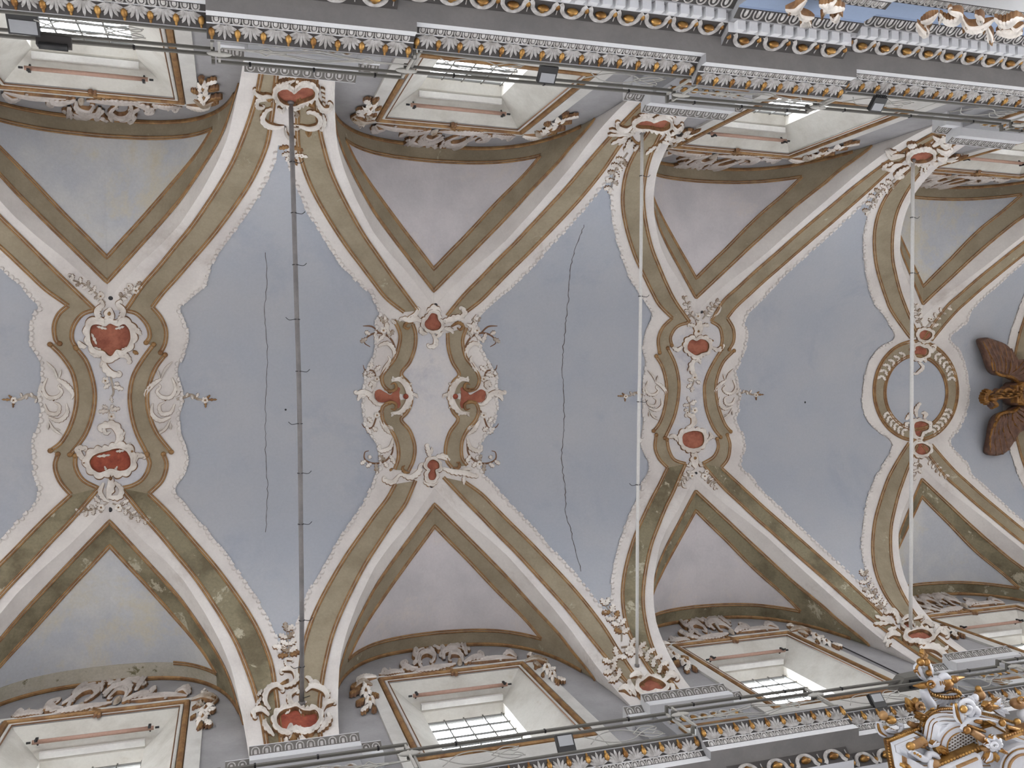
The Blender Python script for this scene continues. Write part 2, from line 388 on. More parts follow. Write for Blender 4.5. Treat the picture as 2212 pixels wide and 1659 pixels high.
CEN[2] = (Z6, {
 1: [([(1020, 355), (992, 450), (1012, 560), (1045, 610), (1090, 665), (1112, 735), (1085, 795), (1035, 805)], [(885, 395), (890, 500), (920, 605), (968, 690), (925, 745), (895, 820), (900, 850), (900, 850)]),
     ([(1035, 890), (1082, 895), (1106, 950), (1085, 1020), (1020, 1100), (985, 1190), (988, 1290), (1025, 1345)], [(900, 850), (900, 890), (925, 965), (960, 1018), (900, 1110), (870, 1220), (878, 1310), (915, 1360)])],
 -1: [([(500, 300), (542, 390), (540, 470), (508, 575), (450, 650), (414, 710), (425, 770), (470, 815)], [(635, 330), (655, 400), (650, 500), (612, 605), (552, 688), (600, 750), (625, 820), (628, 850)]),
      ([(470, 895), (425, 920), (414, 970), (430, 1040), (490, 1110), (525, 1190), (533, 1285), (505, 1375)], [(628, 860), (620, 910), (590, 970), (552, 1018), (612, 1095), (648, 1200), (642, 1300), (605, 1385)])]})
ENDS = {  # where the straight ribs meet the ridge pieces: bay -> side -> (top outer, top inner, bottom outer, bottom inner)
 1: {1: [(880, 330), (725, 350), (860, 1410), (700, 1378)], -1: [(395, 320), (550, 345), (410, 1415), (570, 1378)]},
 2: {1: [(1010, 250), (880, 270), (1010, 1465), (855, 1430)], -1: [(572, 245), (672, 235), (510, 1480), (655, 1455)]},
 3: {1: [(935, 230), (815, 255), (890, 1350), (750, 1320)], -1: [(525, 230), (655, 260), (490, 1350), (625, 1320)]},
 4: {1: [(835, 450), (775, 440), (835, 1195), (765, 1200)], -1: [(692, 440), (745, 420), (672, 1185), (735, 1200)]}}
FR = {1: Z5, 2: Z6, 3: Z7, 4: Z8}
for k in range(1, 5):
    for sx in (-1, 1):
        rr = RR[k] if sx > 0 else RL[k]
        e = plan(ENDS[k][sx], *FR[k])
        for sy, (eo, ei) in ((-1, e[:2]), (1, e[2:])):
            def arm(T, end):
                P = np.stack([BX[k]+sx*rr*T[:, 0], sy*T[:, 1]], 1); P = P[np.abs(P[:, 1]) > abs(end[1])+.2]
                return spline(np.vstack([P, end]), 6)
            A, B = arm(RO, eo), arm(RI, ei)
            ribbon(A, B, mats='olive_worn' if (sy == 1 and (k + sx) % 2 == 0) else 'olive', nc=5)
            moulding([A, B])
    if k in CEN:
        fr, sd = CEN[k]
        for sx in sd:
            for n_, (o_, i_) in enumerate(sd[sx]):
                nx = sd[sx][n_+1] if n_+1 < len(sd[sx]) and k != 2 else None
                ribbon(np.vstack([curve(o_, *fr)]+([plan(nx[0][:1], *fr)] if nx else [])), np.vstack([curve(i_, *fr)]+([plan(nx[1][:1], *fr)] if nx else [])), nc=5)
                # the beads end in small knobs
                kn = ([o_[-1], i_[-1]] if n_ == 0 else [o_[0], i_[0], o_[-1], i_[-1]] if n_ == 1 and k != 2 else [o_[0], i_[0]]) if k != 2 else [o_[0] if n_ else o_[-1]]
                for q_ in plan(kn, *fr):
                    c_ = surf([q_], .015)[0]; mb_ = MB(); mb_.ellipsoid(c_, (.05, .05, .035), 8, 5); mb_.obj('bead_knob', ['gold'], CEIL, True)
                # outlines end in small volutes
                def vol(l, turn):
                    a = spline(l, 6); out = [a]
                    return np.vstack(out)
                moulding([plan(vol(o_, 1), *fr), plan(vol(i_, 1), *fr)])
# pale grey plaster inside the shaped bands
def inner_panel(fr, L_, R_, m='pale'):
    L_ = plan(spline(L_, 4), *fr); R_ = plan(spline(R_, 4), *fr); ys = np.linspace(max(L_[:, 1].min(), R_[:, 1].min()), min(L_[:, 1].max(), R_[:, 1].max()), 60)
    def xo(P): o = np.argsort(P[:, 1]); return np.interp(ys, P[o, 1], P[o, 0])
    ribbon(np.stack([xo(L_), ys], 1), np.stack([xo(R_), ys], 1), t=.003, nc=6, mats=m, name='inner_panel')
for k in (1, 3, 2):
    fr, sd = CEN[k]; ch = {}
    for sx in (-1, 1): ch[sx] = [p_ for seg in sd[sx] for p_ in seg[1]]
    inner_panel(fr, ch[-1], ch[1], 'pale')
tq = np.linspace(-pi/2, pi/2, 15)
inner_panel(Z8, [(722-215*math.cos(a), 822+258*math.sin(a)) for a in tq], [(722+215*math.cos(a), 822+258*math.sin(a)) for a in tq], 'blue')
# oval ring of the last bay
cx, cy = 722, 820; t = np.linspace(0, 2*pi, 73)
oo = plan(np.stack([cx+298*np.cos(t), 810+355*np.sin(t)], 1), *Z8); ii = plan(np.stack([cx+222*np.cos(t), 822+265*np.sin(t)], 1), *Z8)
ribbon(oo, ii, nc=5); moulding([oo, ii], r=.022, gap=.024)

# --- blue panels with scalloped stucco edges; each edge runs from pier to pier across the ridge
TAB = arr([(2.93, 4.25), (2.9, 4.05), (2.74, 3.74), (2.54, 3.42), (2.27, 3.07), (1.85, 2.52), (1.47, 2.08), (1.2, 1.77)])
SCP = {(1, 1): (Z5, [(1190, 200), (1070, 300), (1035, 345), (1072, 420), (1085, 500), (1070, 590), (1030, 680), (1035, 760), (1060, 860), (1040, 960), (1045, 1050), (1080, 1150), (1085, 1230), (1060, 1310), (1010, 1390), (1080, 1470)]),
       (1, -1): (Z5, [(100, 180), (190, 290), (225, 325), (190, 380), (172, 470), (178, 560), (228, 640), (240, 740), (220, 850), (235, 950), (192, 1100), (190, 1250), (222, 1400), (200, 1470), (100, 1570)]),
       (2, -1): (Z6, [(330, 110), (395, 250), (365, 310), (370, 420), (350, 560), (290, 680), (285, 760), (272, 850), (272, 960), (300, 1080), (372, 1190), (395, 1330), (350, 1470)]),
       (2, 1): (Z6, [(1250, 150), (1105, 285), (1105, 420), (1140, 530), (1195, 620), (1240, 710), (1245, 830), (1240, 960), (1190, 1100), (1130, 1180), (1110, 1350), (1200, 1470)]),
       (3, -1): (Z7, [(290, 60), (372, 210), (330, 310), (302, 450), (322, 570), (305, 700), (300, 850), (305, 1010), (287, 1180), (352, 1340), (290, 1470)]),
       (3, 1): (Z7, [(1150, 140), (1065, 240), (1085, 340), (1080, 420), (1040, 540), (1000, 640), (1030, 780), (1025, 900), (1005, 1000), (1050, 1100), (1070, 1190), (1040, 1330), (1130, 1430)]),
       (4, -1): (Z8, [(480, 250), (570, 425), (470, 490), (390, 590), (350, 720), (335, 860), (350, 970), (420, 1080), (550, 1195), (470, 1370)]),
       (4, 1): (Z8, [(1090, 320), (965, 430), (1040, 520), (1085, 660), (1105, 820), (1085, 960), (1030, 1090), (965, 1185), (1100, 1340)])}
SEDGE = {}
for (k, sx), (fr, l) in SCP.items():
    rr = RR[k] if sx > 0 else RL[k]
    c = plan(spline(l, 5), *fr)
    def arm(sy, lim):
        P = np.stack([BX[k]+sx*rr*TAB[:, 0], sy*TAB[:, 1]], 1); return P[np.abs(P[:, 1]) > abs(lim)+.15]
    P = np.vstack([spline(np.vstack([arm(-1, c[0, 1]), c[:1]]), 6)[:-1], c, spline(np.vstack([arm(1, c[-1, 1])[::-1][::1], ])[:], 6)]) if False else \
        np.vstack([spline(np.vstack([arm(-1, c[0, 1]), c[:1]]), 6)[:-1], c, spline(np.vstack([c[-1:], arm(1, c[-1, 1])[::-1]]), 6)[1:]])
    SEDGE[(k, sx)] = P
def byrows(P, ys):
    o = np.argsort(P[:, 1]); return np.interp(ys, P[o, 1], P[o, 0])
def panel(left, right):
    y0 = max(left[:, 1].min(), right[:, 1].min()); y1 = min(left[:, 1].max(), right[:, 1].max())
    ys = np.linspace(y0, y1, 150); xl = byrows(left, ys); xr = np.maximum(byrows(right, ys), xl+.004)
    ribbon(np.stack([xl, ys], 1), np.stack([xr, ys], 1), t=.003, nc=26, mats='blue', name='blue_panel', sub=.07)
def scallops(P, inward, seed):
    """row of little shell lobes set along the edge of a blue panel"""
    L = np.linalg.norm(np.diff(P, axis=0), axis=1).sum(); n = int(L/.092); P = resample(P, n)
    pos, nn, b = frames(P); T = np.cross(b, nn); mb = MB(); r_ = np.random.RandomState(seed)
    for i in range(1, n-1):
        q = .05*(.75+.5*r_.rand()); s = b[i]*inward; c = pos[i]+s*r_.uniform(-.02, .02)
        V = [c+nn[i]*.03]
        ang = np.linspace(-.55*pi, .55*pi, 7)
        for rad, h in ((.72, .032), (1.0, .0)):
            for a in ang: V.append(c+T[i]*q*rad*math.sin(a)*1.05+s*q*1.25*rad*math.cos(a)+nn[i]*h)
        Fq = [(0, j+1, j+2) for j in range(6)]+[(j+1, j+8, j+9, j+2) for j in range(6)]
        mb.add(V, Fq)
    o = mb.obj('scalloped_edge', 'plaster', CEIL); o['kind'] = 'stuff'
ml = SEDGE[(1, 1)].copy(); ml[:, 0] = -5.9+(ml[:, 0]-BX[1])
panel(ml, SEDGE[(1, -1)])
for k in (1, 2, 3): panel(SEDGE[(k, 1)], SEDGE[(k+1, -1)])
ys = np.linspace(-4.2, 4.2, 40)
endx = np.stack([21.02-.10*np.exp(-(ys/1.2)**2)*0, ys], 1)
e4 = SEDGE[(4, 1)]; e4 = e4[np.abs(e4[:, 1]) < 3.9]
panel(e4, endx[np.abs(endx[:, 1]) < 3.9])
for i, ((k, sx), P) in enumerate(SEDGE.items()): scallops(P, -sx, i)
scallops(endx, 1, 40)
# transverse arch at the far end of the vault
ya = 4.99*np.sin(np.linspace(-pi/2, pi/2, 90))
ribbon(np.stack([21.36+0*ya, ya], 1), np.stack([22.1+0*ya, ya], 1), mats='olive', nc=3); moulding(np.stack([21.34+0*ya, ya], 1))

# --- cracks, vent holes and small iron pins in the plaster
def flat_line(l, w, h, m, name, o=(0, 0), s=1.):
    l2 = resample(spline(l, 5), max(8, len(l)*9)); l2[:, 0] += rng.uniform(-1.6, 1.6, len(l2)); P = plan(l2, o, s); P, nn, b = frames(P, h)
    jit = rng.uniform(.6, 1.4, len(P))[:, None]
    V = np.stack([P-b*w*jit, P+nn*.004, P+b*w*jit], 1).reshape(-1, 3)
    return part(name, V, [(i*3+j, i*3+j+1, i*3+j+4, i*3+j+3) for i in range(len(P)-1) for j in range(2)], m)
flat_line([(1262, 485), (1245, 530), (1232, 580), (1228, 640), (1222, 700), (1215, 770), (1216, 840), (1219, 910), (1213, 985), (1221, 1060), (1222, 1110), (1234, 1150), (1243, 1195), (1256, 1235)], .007, .007, 'crack', 'crack')
flat_line([(572, 545), (577, 600), (571, 680), (578, 760), (575, 850), (573, 950), (578, 1060), (574, 1150)], .004, .007, 'crack', 'crack')
def hole(u, v, r):
    c = hit_vault([(u, v)])[0]; n = normal(c[0:1], c[1:2])[0]; a = np.cross(n, (1, 0, 0)); a /= np.linalg.norm(a); b = np.cross(n, a)
    V = [c+n*.012]+[c+n*.004+r*(math.cos(t)*a+math.sin(t)*b) for t in np.linspace(0, 2*pi, 10, endpoint=False)]
    part('vent_hole', V, [(0, i+1, (i+1) % 10+1) for i in range(10)], 'black')
for u, v, r in ((239, 644, .04), (941, 659, .04), (932, 1050, .04), (238, 1101, .045), (1516, 674, .035), (1504, 1022, .03), (1739, 869, .025), (617, 885, .02), (2201, 718, .03)): hole(u, v, r)

# ------------------------------------------------------------------ walls with window openings
WZ0 = 9.55
def wall_side(sy):
    mb = MB()
    X = np.unique(np.round(np.concatenate([[XA, XB]]+[[BX[k]+d*(RR[k] if d > 0 else RL[k]) for d in np.linspace(-2.37, 2.37, 49)] for k in range(6)]
                  +[[BX[k]-1.23, BX[k]+1.23] for k in range(6)]), 4)); X = X[(X >= XA) & (X <= XB)]
    for x0, x1 in zip(X[:-1], X[1:]):
        xm = (x0+x1)/2; k, d = local(arr([xm])); win = abs(xm-BX[k[0]]) < 1.23
        def top(x):
            kk, dd = local(arr([x])); return float(arch_z(abs(dd[0]))+.9) if abs(dd[0]) < HALF+.1 else 12.9
        t0, t1 = top(x0), top(x1)
        if win: sp = [((WZ0, WZ0), (11.95, 11.95)), ((15.05, 15.05), (t0, t1))]
        else: sp = [((WZ0, WZ0), (t0, t1))]
        for (a0, a1), (b0, b1) in sp:
            yi, yo = sy*5.0, sy*5.62
            V = [(x0, yi, a0), (x1, yi, a1), (x1, yi, b1), (x0, yi, b0), (x0, yo, a0), (x1, yo, a1), (x1, yo, b1+.3), (x0, yo, b0+.3)]
            mb.add(V, [(0, 1, 2, 3), (4, 7, 6, 5), (0, 4, 5, 1), (3, 2, 6, 7)])
    mb.box((XA, min(sy*5.3, sy*5.62), 5.2), (XB, max(sy*5.3, sy*5.62), 8.31), 1)  # lower wall, added this far down to shade the frieze and cornice
    mb.box((XA, min(sy*5.3, sy*5.62), 8.31), (XB, max(sy*5.3, sy*5.62), 9.56), 0)
    o = mb.obj('wall_north' if sy < 0 else 'wall_south', ['wallg', 'walll'], origin=(9, sy*5.0, 12))
    setp(o, ('upper' if sy < 0 else 'lower')+' clerestory wall in grey lilac plaster in the '+('top' if sy < 0 else 'bottom')+' of the picture', 'wall', kind='structure')
wall_side(-1); wall_side(1)
mb = MB(); mb.box((XA-.3, -5.6, 8.2), (XA, 5.6, 17.6)); mb.obj('wall_west', 'walll'); setp(bpy.data.objects['wall_west'], 'plain end wall closing the vault on the left', 'wall', kind='structure')
mb = MB(); mb.box((XB, -5.6, 8.2), (XB+.3, 5.6, 17.6)); mb.obj('wall_east', 'walll'); setp(bpy.data.objects['wall_east'], 'plain end wall closing the vault on the right', 'wall', kind='structure')

# ------------------------------------------------------------------ windows (one builder, coordinates for the south side, north turned half round)
def quadring(mb, A, B, m):
    """ring of quads between two rectangles (4 points each)"""
    n = len(mb.V); mb.V += [tuple(v) for v in A]+[tuple(v) for v in B]
    for i in range(4): mb.F.append((n+i, n+(i+1) % 4, n+4+(i+1) % 4, n+4+i)); mb.M.append(m)
def rect(hw, zb, zt, y): return [(-hw, y, zb), (hw, y, zb), (hw, y, zt), (-hw, y, zt)]
def frame_strip(mb, hw0, zb0, zt0, hw1, zb1, zt1, y, h, m):
    """raised flat or rounded frame between two rectangles, proud of the wall by h"""
    steps = [(0, 0), (.12, .75), (.35, 1.0), (.65, 1.0), (.88, .75), (1, 0)]
    pr = None
    for t, hh in steps:
        r = rect(hw0+(hw1-hw0)*t, zb0+(zb1-zb0)*t, zt0+(zt1-zt0)*t, y-h*hh)
        if pr is not None: quadring(mb, pr, r, m)
        pr = r
mb = MB()
r0 = rect(1.235, 11.95, 15.06, 5.0); r1 = rect(.735, 12.42, 14.5, 5.38); r2 = rect(.735, 12.42, 14.46, 5.63)
quadring(mb, r0, r1, 0); quadring(mb, r1, r2, 0)
me_reveal = mb.mesh('window_reveal', ['reveal'])
mb = MB(); frame_strip(mb, 1.385, 11.80, 15.22, 1.285, 11.9, 15.12, 5.0, .07, 0); me_gold = mb.mesh('gilded_frame', ['gold'])
mb = MB(); frame_strip(mb, 1.285, 11.9, 15.12, 1.225, 11.96, 15.06, 5.0, .035, 0); me_in = mb.mesh('inner_fillet', ['walll'])
mb = MB(); frame_strip(mb, 1.23, 11.955, 15.065, 1.212, 11.975, 15.048, 4.985, .02, 0); me_line = mb.mesh('dark_bead', ['brown'])
mb = MB()
for s in (-1, 1): mb.box((s*1.50-.105, 4.955, 10.4), (s*1.50+.105, 5.0, 15.22))
mb.box((-1.605, 4.955, 15.22), (1.605, 5.0, 15.33)); me_arch = mb.mesh('white_architrave', ['walll'])
mb = MB(); mb.box((-.70/4+.012, 5.555, -.155), (.70/4-.012, 5.565, .155)); me_pane = mb.mesh('pane', ['glass'])
mb = MB(); mb.box((-.011, 5.545, 12.42), (.011, 5.575, 14.48)); me_vbar = mb.mesh('glazing_bar', ['iron'])
mb = MB(); mb.box((-.735, 5.545, -.011), (.735, 5.575, .011)); me_hbar = mb.mesh('glazing_bar', ['iron'])
mb = MB(); mb.tube([(-.86, 5.12, 14.63), (.86, 5.12, 14.63)], .035, 8); me_rod = mb.mesh('roller_pipe', ['copper'], True)
def bracket(s):
    mb = MB(); mb.tube([(s*.8, 5.2, 14.72), (s*.8, 5.1, 14.62), (s*.8, 5.05, 14.52)], .016, 5); mb.box((s*.8-.02, 5.07, 14.57), (s*.8+.02, 5.1, 14.69))
    mb.tube([(s*.88, 5.12, 14.63), (s*.94, 5.12, 14.63)], .018, 6); return mb.mesh('rod_bracket', ['black'])
me_br = [bracket(-1), bracket(1)]
mb = MB(); mb.box((-.74, 5.24, 14.49), (.74, 5.34, 14.55)); me_riser = mb.mesh('reveal_riser', ['walll'])  # thin riser where the splay meets the inner reveal; no blind hangs here
mb = MB(); mb.box((-1.39, 4.96, 9.9), (1.39, 5.0, 11.79)); me_apron = mb.mesh('white_apron', ['walll'])
WIN = {}
wn = 0
for k in range(1, 5):
    for sy in (-1, 1):
        wn += 1
        rz = 0 if sy > 0 else pi
        o = put('window_%d' % wn, me_reveal, None, (BX[k], 0, 0), (0, 0, rz)); WIN[(k, sy)] = o
        setp(o, '%s clerestory window, %s from the left, deep white reveal inside a gilded frame' % ('lower' if sy > 0 else 'upper', ('first', 'second', 'third', 'fourth')[k-1]), 'window', kind='structure')
        put('white_architrave', me_arch, o); put('white_apron', me_apron, o); put('gilded_frame', me_gold, o); put('inner_fillet', me_in, o); put('dark_bead', me_line, o)
        for i in range(5): put('glazing_bar', me_vbar, o, (-.70+.35*i, 0, 0))
        for j in range(7): put('glazing_bar', me_hbar, o, (0, 0, 12.43+.33*j))
        for i in range(4):
            for j in range(6): put('pane', me_pane, o, (-.525+.35*i, 0, 12.595+.33*j))
        r = put('roller_blind', me_rod, None, (BX[k], 0, 0), (0, 0, rz))
        setp(r, 'thin copper coloured roller pipe across the top of the %s window of the %s row' % (('first', 'second', 'third', 'fourth')[k-1], 'lower' if sy > 0 else 'upper'), 'roller blind', 'roller pipes across the windows')
        for b in me_br: put('rod_bracket', b, r)
        put('reveal_riser', me_riser, r)
# ------------------------------------------------------------------ flat relief shapes in a drawing plane: vertices are (u, v, height)
def strip(P, wd, h, closed=False, gold=True):
    """carved strip along P with half widths wd: two rolls with a groove between, gilt along both edges,
    the convex side cut into shell lobes when the strip is broad"""
    P = arr(P); n = len(P); wd = np.broadcast_to(arr(wd), (n,)).astype(float)
    T = np.gradient(P, axis=0) if not closed else np.roll(P, -1, 0)-np.roll(P, 1, 0)
    T /= np.linalg.norm(T, axis=1)[:, None]+1e-9; b = np.stack([-T[:, 1], T[:, 0]], 1)
    hs = h*np.clip(wd/wd.max(), .35, 1); lob = np.ones(n); side = 0
    if gold and not closed:
        turn = np.cross(T[:-1], T[1:]).sum(); side = -1 if turn > 0 else 1
        s = np.concatenate([[0], np.cumsum(np.linalg.norm(np.diff(P, axis=0), axis=1))])
        if wd.max() > 11: lob = .80+.42*np.abs(np.sin(pi*s/(wd.max()*1.25)))
    off = (-1, -.84, -.42, .05, .62, .88, 1); hh = (-.08, .62, .95, .5, .9, .62, -.08)
    cols = []
    for o, q in zip(off, hh):
        w_ = wd*(lob if o*side > 0.5 else 1.0)
        cols.append(np.concatenate([P+b*(o*w_)[:, None], (hs*q)[:, None]], 1))
    m = len(off); V = np.stack(cols, 1).reshape(-1, 3)
    rng_ = range(n if closed else n-1)
    F = [(i*m+j, i*m+j+1, ((i+1) % n)*m+j+1, ((i+1) % n)*m+j) for i in rng_ for j in range(m-1)]
    Mi = [1 if (gold and j in (0, m-2)) else 0 for i in rng_ for j in range(m-1)]
    return V, F, Mi
def taper(n, w0, w1, w2):
    t = np.linspace(0, 1, n); return np.where(t < .5, w0+(w1-w0)*np.sin(t*pi), w2+(w1-w2)*np.sin(t*pi))
def volute(P, r, n=10):
    """append an inward spiral of start radius |r| to the end of P, turning by the sign of r"""
    P = arr(P); d = P[-1]-P[-2]; d /= np.linalg.norm(d); s = 1 if r > 0 else -1
    nv = arr((-d[1], d[0]))*s; c = P[-1]+nv*abs(r); a0 = math.atan2(-nv[1], -nv[0]); out = []
    for i in range(1, n+1):
        t = i/n; a = a0+s*t*1.45*pi; rr = abs(r)*(1-.72*t); out.append(c+rr*arr((math.cos(a), math.sin(a))))
    return np.vstack([P, out])
def scroll2d(l, w, h, e0=0, e1=0, w0=.45, w2=.3, n=6):
    P = spline(l, n)
    if e1: P = volute(P, e1)
    if e0: P = volute(P[::-1], e0)[::-1]
    P = resample(P, max(14, int(len(P)*1.6)))
    return strip(P, taper(len(P), w*w0, w, w*w2), h)
def leaf2d(x0, y0, x1, y1, w, h, lobes=3):
    a = arr((x0, y0)); d = arr((x1, y1))-a; L = np.linalg.norm(d); d /= L; b = arr((-d[1], d[0]))
    n = 4*lobes+1; V = []; F = []; Mi = []
    for i in range(n):
        t = i/(n-1); env = math.sin(pi*min(1, t*.92+.06))**.7; lob = 1-.5*(.5+.5*math.cos(2*pi*lobes*t)); ww = w*1.12*env*lob
        c = a+d*L*t; back = -d*ww*.3
        V += [(*(c+b*ww-back), -.1*h), (*(c+b*ww*.78-back*.7), .6*h), (*(c+b*ww*.4), .95*h), (*c, .4*h+.3*h*t), (*(c-b*ww*.4), .95*h), (*(c-b*ww*.78-back*.7), .6*h), (*(c-b*ww-back), -.1*h)]
    for i in range(n-1):
        for j in range(6): F.append((i*7+j, i*7+j+1, (i+1)*7+j+1, (i+1)*7+j)); Mi.append(1 if j in (0, 5) else 0)
    return V, F, Mi
def flower2d(x, y, r, h, k=5):
    V = []; F = []; Mi = []
    for i in range(k):
        a = 2*pi*i/k+.3; c = arr((math.cos(a), math.sin(a))); s = arr((-c[1], c[0])); o = arr((x, y)); n0 = len(V)
        for q, wq, hh in ((.12, .14, .5), (.5, .42, 1.0), (.85, .38, .8), (1.05, .12, .1)):
            V += [(*(o+c*r*q+s*r*wq), hh*h*.7), (*(o+c*r*q), hh*h), (*(o+c*r*q-s*r*wq), hh*h*.7)]
        for q in range(3):
            for j in range(2): F.append((n0+q*3+j, n0+q*3+j+1, n0+q*3+j+4, n0+q*3+j+3)); Mi.append(0)
    n0 = len(V); V.append((x, y, h*1.25))
    for j in range(8): V.append((x+.25*r*math.cos(j*pi/4), y+.25*r*math.sin(j*pi/4), h*.7))
    for j in range(8): F.append((n0, n0+1+j, n0+1+(j+1) % 8)); Mi.append(1)
    return V, F, Mi
def boss2d(x, y, r, h):
    V = [(x, y, h)]; F = []
    for q, hh in ((.6, .8), (1, -.05)):
        for j in range(10): V.append((x+q*r*math.cos(j*pi/5), y+q*r*math.sin(j*pi/5), h*hh))
    F = [(0, 1+j, 1+(j+1) % 10) for j in range(10)]+[(1+j, 11+j, 11+(j+1) % 10, 1+(j+1) % 10) for j in range(10)]
    return V, F, [0]*len(F)
def field2d(l, h):
    P = spline(l, 4, closed=True); c = P.mean(0); n = len(P); V = [(*c, h)]; F = []
    for q, hh in ((.55, h*.95), (1.06, h*.5)):
        V += [(*(c+(p-c)*q), hh) for p in P]
    F = [(0, 1+j, 1+(j+1) % n) for j in range(n)]+[(1+j, 1+n+j, 1+n+(j+1) % n, 1+(j+1) % n) for j in range(n)]
    return V, F, [0]*len(F)
def frame2d(l, fw, h, lobes):
    """rocaille frame: inner edge follows the field, outer edge runs in lobes"""
    P = resample(np.vstack([spline(l, 6, closed=True), spline(l, 6, closed=True)[:1]]), max(60, lobes*8)+1)[:-1]; n = len(P); T = np.roll(P, -1, 0)-np.roll(P, 1, 0); T /= np.linalg.norm(T, axis=1)[:, None]+1e-9
    b = np.stack([T[:, 1], -T[:, 0]], 1); c = P.mean(0)
    if ((P-c)*b).sum() < 0: b = -b
    # smooth the outward direction so the outer edge does not fold
    for _ in range(6): b = (np.roll(b, 1, 0)+b*2+np.roll(b, -1, 0))/4
    b /= np.linalg.norm(b, axis=1)[:, None]+1e-9
    s = np.arange(n)/n; wv = fw*(.86+.34*np.abs(np.sin(pi*lobes*s))+.16*np.sin(2*pi*3*s+1))
    rows = [(0.0, -.05), (.08, .8), (.2, .95), (.36, .5), (.66, 1.0), (.88, .7), (1.0, -.08)]
    V = []
    for q, hh in rows:
        ripple = h*hh*(1-.25*(q > .5)*np.abs(np.cos(pi*lobes*s)))
        V.append(np.concatenate([P+b*(q*wv)[:, None], ripple[:, None]], 1))
    m = len(rows); V = np.stack(V, 1).reshape(-1, 3)
    F = [(i*m+j, i*m+j+1, ((i+1) % n)*m+j+1, ((i+1) % n)*m+j) for i in range(n) for j in range(m-1)]
    Mi = [1 if j in (0, m-2) else 0 for i in range(n) for j in range(m-1)]
    return V, F, Mi
class Relief:
    """an ornament made of relief pieces; each piece becomes a part lying on the surface it is cast onto"""
    def __init__(s, name, label, cat, fr, centre, h=.05, group=None, plane=None, tone='stucco'):
        s.o, s.s = fr; s.plane = plane; s.h = h; s.tone = tone; s.box = []
        c = s.cast(arr([centre])/1.0)[0][0]; s.root = thing(name, label, cat, c, group)
    def cast(s, uv):
        uv = arr(uv)/s.s+arr(s.o)
        if s.plane is None:
            P = hit_vault(uv); n = normal(P[:, 0], P[:, 1])
            wallm = np.abs(P[:, 1]) > 4.98; n[wallm] = np.stack([0*P[wallm, 0], -np.sign(P[wallm, 1]), 0*P[wallm, 0]], 1)
        else:
            P = hit_y(uv, s.plane); n = np.tile(arr((0, -np.sign(s.plane), 0)), (len(P), 1))
        return P, n
    def add(s, name, vfm, mats, lift=0.0):
        V, F, Mi = vfm; V = arr(V); P, n = s.cast(V[:, :2]); W = P+n*(V[:, 2]+lift)[:, None]
        s.box.append(W)
        return mk(name, W, F, mats, s.root, Mi, True)
    def S(s, l, w, e1=0, e0=0, h=None, m=None, name='scroll', lift=0):
        s.add(name, scroll2d(l, w, h or s.h, e0, e1), [m or s.tone, 'edge' if m != 'gold' else 'gold'], lift); return s
    def stem(s, l, w=7, m='leafg', e1=0): s.add('stem', scroll2d(l, w, s.h*.5, 0, e1, .8, .4), [m, m]); return s
    def L(s, x0, y0, x1, y1, w=None, m=None, h=None, lobes=3, lift=0):
        w = w or math.hypot(x1-x0, y1-y0)*.36
        s.add('leaf', leaf2d(x0, y0, x1, y1, w, h or s.h*.7, lobes), [m or s.tone, 'edge' if m not in ('gold', 'goldb') else 'brown'], lift); return s
    def F(s, x, y, r, m=None): s.add('flower', flower2d(x, y, r, s.h*.9), [m or s.tone, 'gold']); return s
    def B(s, x, y, r, m='gold', lift=.02): s.add('boss', boss2d(x, y, r, s.h*.8), [m], lift); return s
    def K(s, l, fw, lobes=12, m='red', h=None):
        h = h or s.h; s.add('red_field', field2d(l, h*.35), [m]); s.add('rocaille_frame', frame2d(l, fw, h*1.1, lobes), [s.tone, 'edge']); return s
    def spray(s, l, k=5, size=30, flowers=(), w=6, alt=True, m2='leafg'):
        """stem with leaves to both sides and flowers"""
        s.stem(l, w); P = resample(spline(l, 6), k+1)
        for i in range(k):
            p = P[i+1]; d = P[i+1]-P[i]; d = d/(np.linalg.norm(d)+1e-9); b = arr((-d[1], d[0]))
            for sg in (-1, 1):
                if i == k-1 and sg < 0: e = p+d*size
                else: e = p+(d*.55+b*sg*.85)*size
                s.L(p[0], p[1], e[0], e[1], size*.40, m2 if (alt and (i+(sg > 0)) % 3 == 0) else None)
        for x, y, r in flowers: s.F(x, y, r)
        return s

# ------------------------------------------------------------------ main cornices (canonical side y > 0; the north one is the same turned half round)
SEG = [(-3.2, 2.02, 0), (2.02, 4.25, 1), (4.25, 7.93, 0), (7.93, 10.22, 1), (10.22, 13.9, 0), (13.9, 16.1, 1)]
SH = .11
NROT = -.019                              # the upper cornice runs slightly out of parallel
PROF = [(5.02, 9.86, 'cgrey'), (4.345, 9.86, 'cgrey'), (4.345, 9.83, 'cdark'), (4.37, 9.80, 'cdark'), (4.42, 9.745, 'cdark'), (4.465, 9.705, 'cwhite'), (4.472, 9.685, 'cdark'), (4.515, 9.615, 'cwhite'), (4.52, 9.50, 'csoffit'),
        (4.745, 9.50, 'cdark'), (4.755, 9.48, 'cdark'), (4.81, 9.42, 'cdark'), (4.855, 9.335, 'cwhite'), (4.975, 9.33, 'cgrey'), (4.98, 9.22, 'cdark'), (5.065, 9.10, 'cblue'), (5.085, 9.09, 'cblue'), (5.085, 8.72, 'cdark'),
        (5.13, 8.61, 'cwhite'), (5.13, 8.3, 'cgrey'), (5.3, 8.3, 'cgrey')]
PM = ['cgrey', 'cdark', 'cwhite', 'cblue', 'csoffit']
